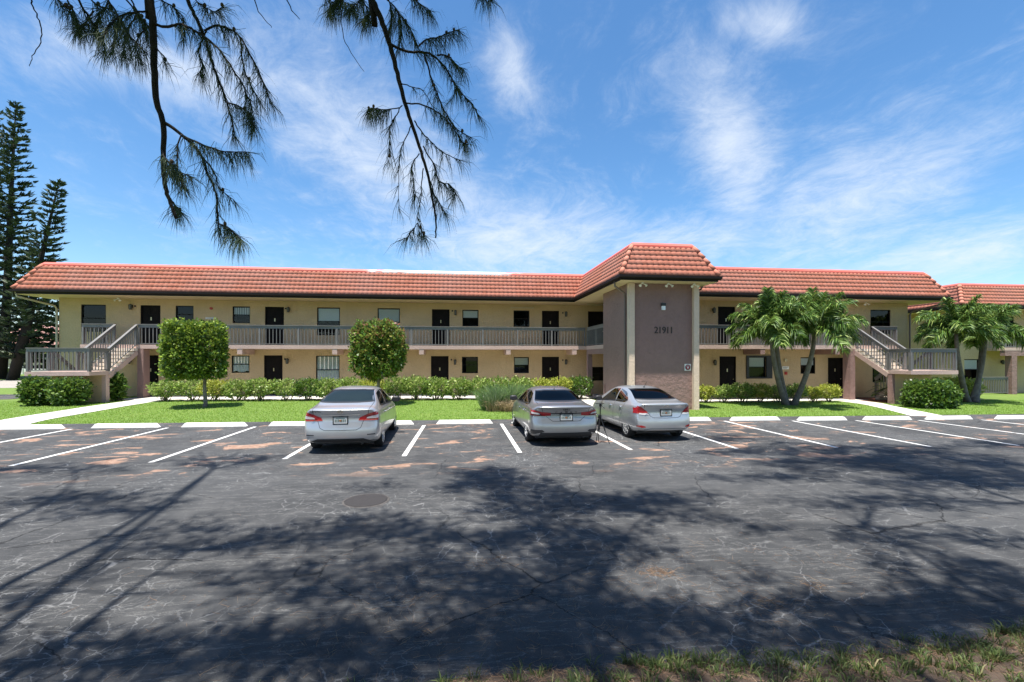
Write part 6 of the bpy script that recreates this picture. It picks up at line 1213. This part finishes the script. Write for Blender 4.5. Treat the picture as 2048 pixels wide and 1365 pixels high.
# tripod between the middle and right cars
tx, ty_ = 3.86, 11.95; z0 = gz(tx, ty_) + 0.013
t = thing('tripod', (tx, ty_, z0), 'black camera tripod standing on the asphalt between the two right cars', 'tripod'); tx0_, ty0_, zz0 = tx, ty_, z0
hp = Vector((tx, ty_ + 0.02, z0 + 0.72)); ORG[t.name] = (tx, ty_, z0)
for dx, dy in ((0.21, -0.12), (-0.17, -0.12), (0.02, 0.26)):
    ft = Vector((tx + dx, ty_ + dy, z0)); md = hp.lerp(ft, 0.5); MB().tube([hp, md], 0.016, 8).tube([md, ft], 0.010, 8).tube([md - (ft - hp) * 0.02, md + (ft - hp) * 0.02], 0.021, 8).build('leg', M['black'], t)
MB().tube([hp - Vector((0, 0, 0.15)), hp + Vector((0, 0, 0.26))], 0.014, 8).tube([hp - Vector((0, 0, 0.03)), hp + Vector((0, 0, 0.04))], 0.035, 10).build('centre_column', M['black'], t)
hd = MB().blob(hp + Vector((0, 0, 0.30)), 0.035, 0.035, 0.045, 10, 8).bar(hp + Vector((0, 0, 0.32)), hp + Vector((0.05, -0.2, 0.24)), 0.014, 0.014).build('head', M['black'], t, True)
MB().box(tx - 0.13, tx + 0.09, ty_ - 0.03, ty_ + 0.06, z0 + 1.06, z0 + 1.075).build('mounting_plate', M['trim'], hd)

# ------------------------------------------------------------------ the casuarinas we stand under
def needle_spray(P, D, n_per, L, w, spread):
    P = np.repeat(P, n_per, 0); D = np.repeat(D, n_per, 0); k = len(P)
    d = unit(D + R.normal(size=(k, 3)) * spread); l = (L * (0.55 + 0.75 * R.random(k)))[:, None]
    P1 = P + d * l * 0.5; P2 = P1 + unit(d * 0.6 + np.array([0, 0, -0.7]) + R.normal(size=(k, 3)) * 0.12) * l * 0.5
    return strip_arrays(P, P1, P2, np.full(k, w))
def smooth3(P, k=5):
    P = [Vector(p) for p in P]; out = []
    for i in range(len(P) - 1):
        a = P[max(i - 1, 0)]; b = P[i]; c = P[i + 1]; d = P[min(i + 2, len(P) - 1)]
        for j in range(k):
            t = j / k; out.append(0.5 * ((2 * b) + (c - a) * t + (2 * a - 5 * b + 4 * c - d) * t * t + (3 * b - a - 3 * c + d) * t ** 3))
    return out + [P[-1]]
def hanging(t, H, top_pts):
    """one drooping branch: main stem, side twigs and their needles"""
    wd = MB(); NV = []; cones = []
    for i, (ra, rb, dens, pts) in enumerate(H):
        P = smooth3(([*top_pts] if i == 0 else []) + list(pts), 5); k = len(P); jit = 0.004 if i else 0.0025
        P = [p + Vector((random.uniform(-jit, jit), random.uniform(-jit, jit), random.uniform(-jit, jit) * 0.5)) for p in P]
        wd.tube(P, [(0.85 if i == 0 else 0.75) * (ra + (rb - ra) * (j / (k - 1))) for j in range(k)], 7 if i == 0 else 5)
        if dens <= 0: continue
        seg = [(a, b) for a, b in zip(P, P[1:])]; tot = sum((b - a).length for a, b in seg); m = max(5, int(tot * 62 * dens)); PP = []; DD = []
        for q in range(m):
            u = 0.18 + 0.82 * ((q + random.random()) / m); f_ = u * (k - 1); j = min(int(f_), k - 2); p = P[j].lerp(P[j + 1], f_ - j); d = (P[j + 1] - P[j]).normalized()
            PP.append(tuple(p)); DD.append((d.x * 0.55 + random.gauss(0, .24), d.y * 0.55 + random.gauss(0, .24), d.z * 0.35 - 0.85 + random.gauss(0, .2)))
        PP.append(tuple(P[-1])); d = (P[-1] - P[-2]).normalized(); DD.append(tuple(d))
        NV.append(needle_spray(np.array(PP), np.array(DD), 6, 0.150, 0.0013, 0.36))
        for q in range(int(2 * dens)):
            p = P[random.randrange(k // 3, k)]; cones.append(p)
    br = wd.build('branch', M['twig'], t, True); V, F = join_arrays(NV); mk('needles', V, F, M['needle'], br)
    for p in random.sample(cones, min(len(cones), 24)): MB().blob(p + Vector((0.0, 0, 0.012)), 0.009, 0.009, 0.012, 8, 6).build('cone', M['cone'], br, True)
def casuarina(name_label, foot, lean, H, limbs, blobs, hang=(), rl_=0.068):
    x, y = foot; z0 = gz(x, y); t = thing('casuarina_tree', (x, y, z0), name_label, 'tree', 'casuarinas arching over the lot'); tr = MB()
    tp = Vector((x + lean[0], y + lean[1], H)); pts = [Vector((x, y, z0 - 0.1)), Vector((x + lean[0] * 0.15, y + lean[1] * 0.1, H * 0.3)), Vector((x + lean[0] * 0.5, y + lean[1] * 0.4, H * 0.65)), tp]; sp = smooth3(pts, 6)
    tr.tube(sp, np.linspace(0.26, 0.06, len(sp)), 12); tr.build('trunk', M['wood'], t, True)
    def at_h(h): return min(sp, key=lambda p: abs(p.z - h))
    for lb in limbs:
        s = at_h(lb[0][2] - 1.4); P = smooth3([s, s.lerp(Vector(lb[0]), 0.6) + Vector((0, 0, 0.25))] + [Vector(p) for p in lb], 4); k = len(P)
        MB().tube(P, [rl_ * (1 - 0.75 * j / (k - 1)) for j in range(k)], 8).build('limb', M['wood'], t, True)
    PP = []; DD = []; tw = MB()
    for bx, by, bz, rx, ry, d in blobs:
        A = PI * rx * ry; k = max(6, int(44 * A * d))
        a = R.random(k) * 6.28; q = np.sqrt(R.random(k)); lump = np.sin(bx * 9 + a * 3) * 0.25 + 1
        cx0 = bx + rx * q * np.cos(a) * lump; cy0 = by + ry * q * np.sin(a) * lump; cz0 = bz + R.uniform(-0.35, 0.5, k)
        C = np.stack([cx0, cy0, cz0], 1); PP.append(C); o = C - np.array([x + lean[0], y + lean[1], H - 2]); o[:, 2] = 0; DD.append(unit(o) * 0.8 + np.array([0, 0, -0.5]))
        for j in range(0, k, 4):
            s = min([p for lb in limbs for p in lb] or [tuple(tp)], key=lambda p: (p[0] - C[j, 0]) ** 2 + (p[1] - C[j, 1]) ** 2 + (p[2] - C[j, 2]) ** 2); s = Vector(s); e = Vector(C[j])
            if (s - e).length < 2.2: tw.tube([s, s.lerp(e, 0.5) + Vector((0, 0, 0.12)), e], [0.022, 0.014, 0.006], 4, cap=False)
    if PP:
        PP = np.concatenate(PP); DD = np.concatenate(DD); PP = np.repeat(PP, 6, 0) + R.normal(size=(len(PP) * 6, 3)) * np.array([0.16, 0.16, 0.12]); DD = np.repeat(DD, 6, 0)
        ok = (PP[:, 2] - 2.3) > 0.84 * (PP[:, 1] * math.cos(TH) + PP[:, 0] * math.sin(TH)) + 0.35
        V, F = needle_spray(PP[ok], DD[ok], 5, 0.34, 0.011, 0.6); cr = mk('crown', V, F, M['needle'], t)
        if tw.V: tw.build('twigs', M['twig'], cr, True)
    for Hb, tops in hang: hanging(t, Hb, tops)
    return t
bl1 = [b for b in BLOBS if b[0] < -2.2]; bl2 = [b for b in BLOBS if -2.2 <= b[0] < 3.2]; bl3 = [b for b in BLOBS if b[0] >= 3.2]
a0 = HA[0][3][0]; b0 = HB[0][3][0]
def mass(cx0, cy0, n_):  # unseen foliage, put in to dim the skylight reaching the facade
    """added crown clumps out of view, behind and beside the camera"""
    out = []
    for i in range(n_):
        h = R.uniform(4.5, 12.5); out.append((cx0 + R.uniform(-4.8, 4.8), cy0 + R.uniform(-5.5, 0.3) + 0.06 * h, h, 1.5, 1.5, 0.45))
    return out
casuarina('casuarina behind the viewer whose two needled branches hang down across the sky', (-4.4, -1.6), (0.6, 1.5), 13.0, LIMBS[0:4], bl1 + mass(-5.5, -2.2, 26), [(HA, [(-3.9, -0.2, 7.2), (-2.4, 1.6, 7.6), (-1.75, 2.7, 6.6)]), (HB, [(-3.9, -0.2, 7.6), (-2.2, 1.2, 8.2), (-0.9, 2.4, 7.2)])])
casuarina('casuarina out of view whose crown shades the middle of the driving lane', (0.9, -2.4), (0.3, 2.2), 12.5, LIMBS[6:9], bl2 + mass(1.0, -2.2, 26) + [(q, 1.25 + 0.2 * math.sin(q * 3), 8.2 + 0.3 * math.sin(q * 5), 0.6, 0.35, 0.5) for q in (-1.6, -0.6, 0.5, 1.5)], rl_=0.055)  # the last clumps are added out of view to shade the near verge
casuarina('casuarina out of view whose crown shades the right of the lot', (8.8, -1.2), (-0.4, 3.2), 14.5, LIMBS[4:6], bl3 + mass(8.5, -2.2, 26), rl_=0.06)
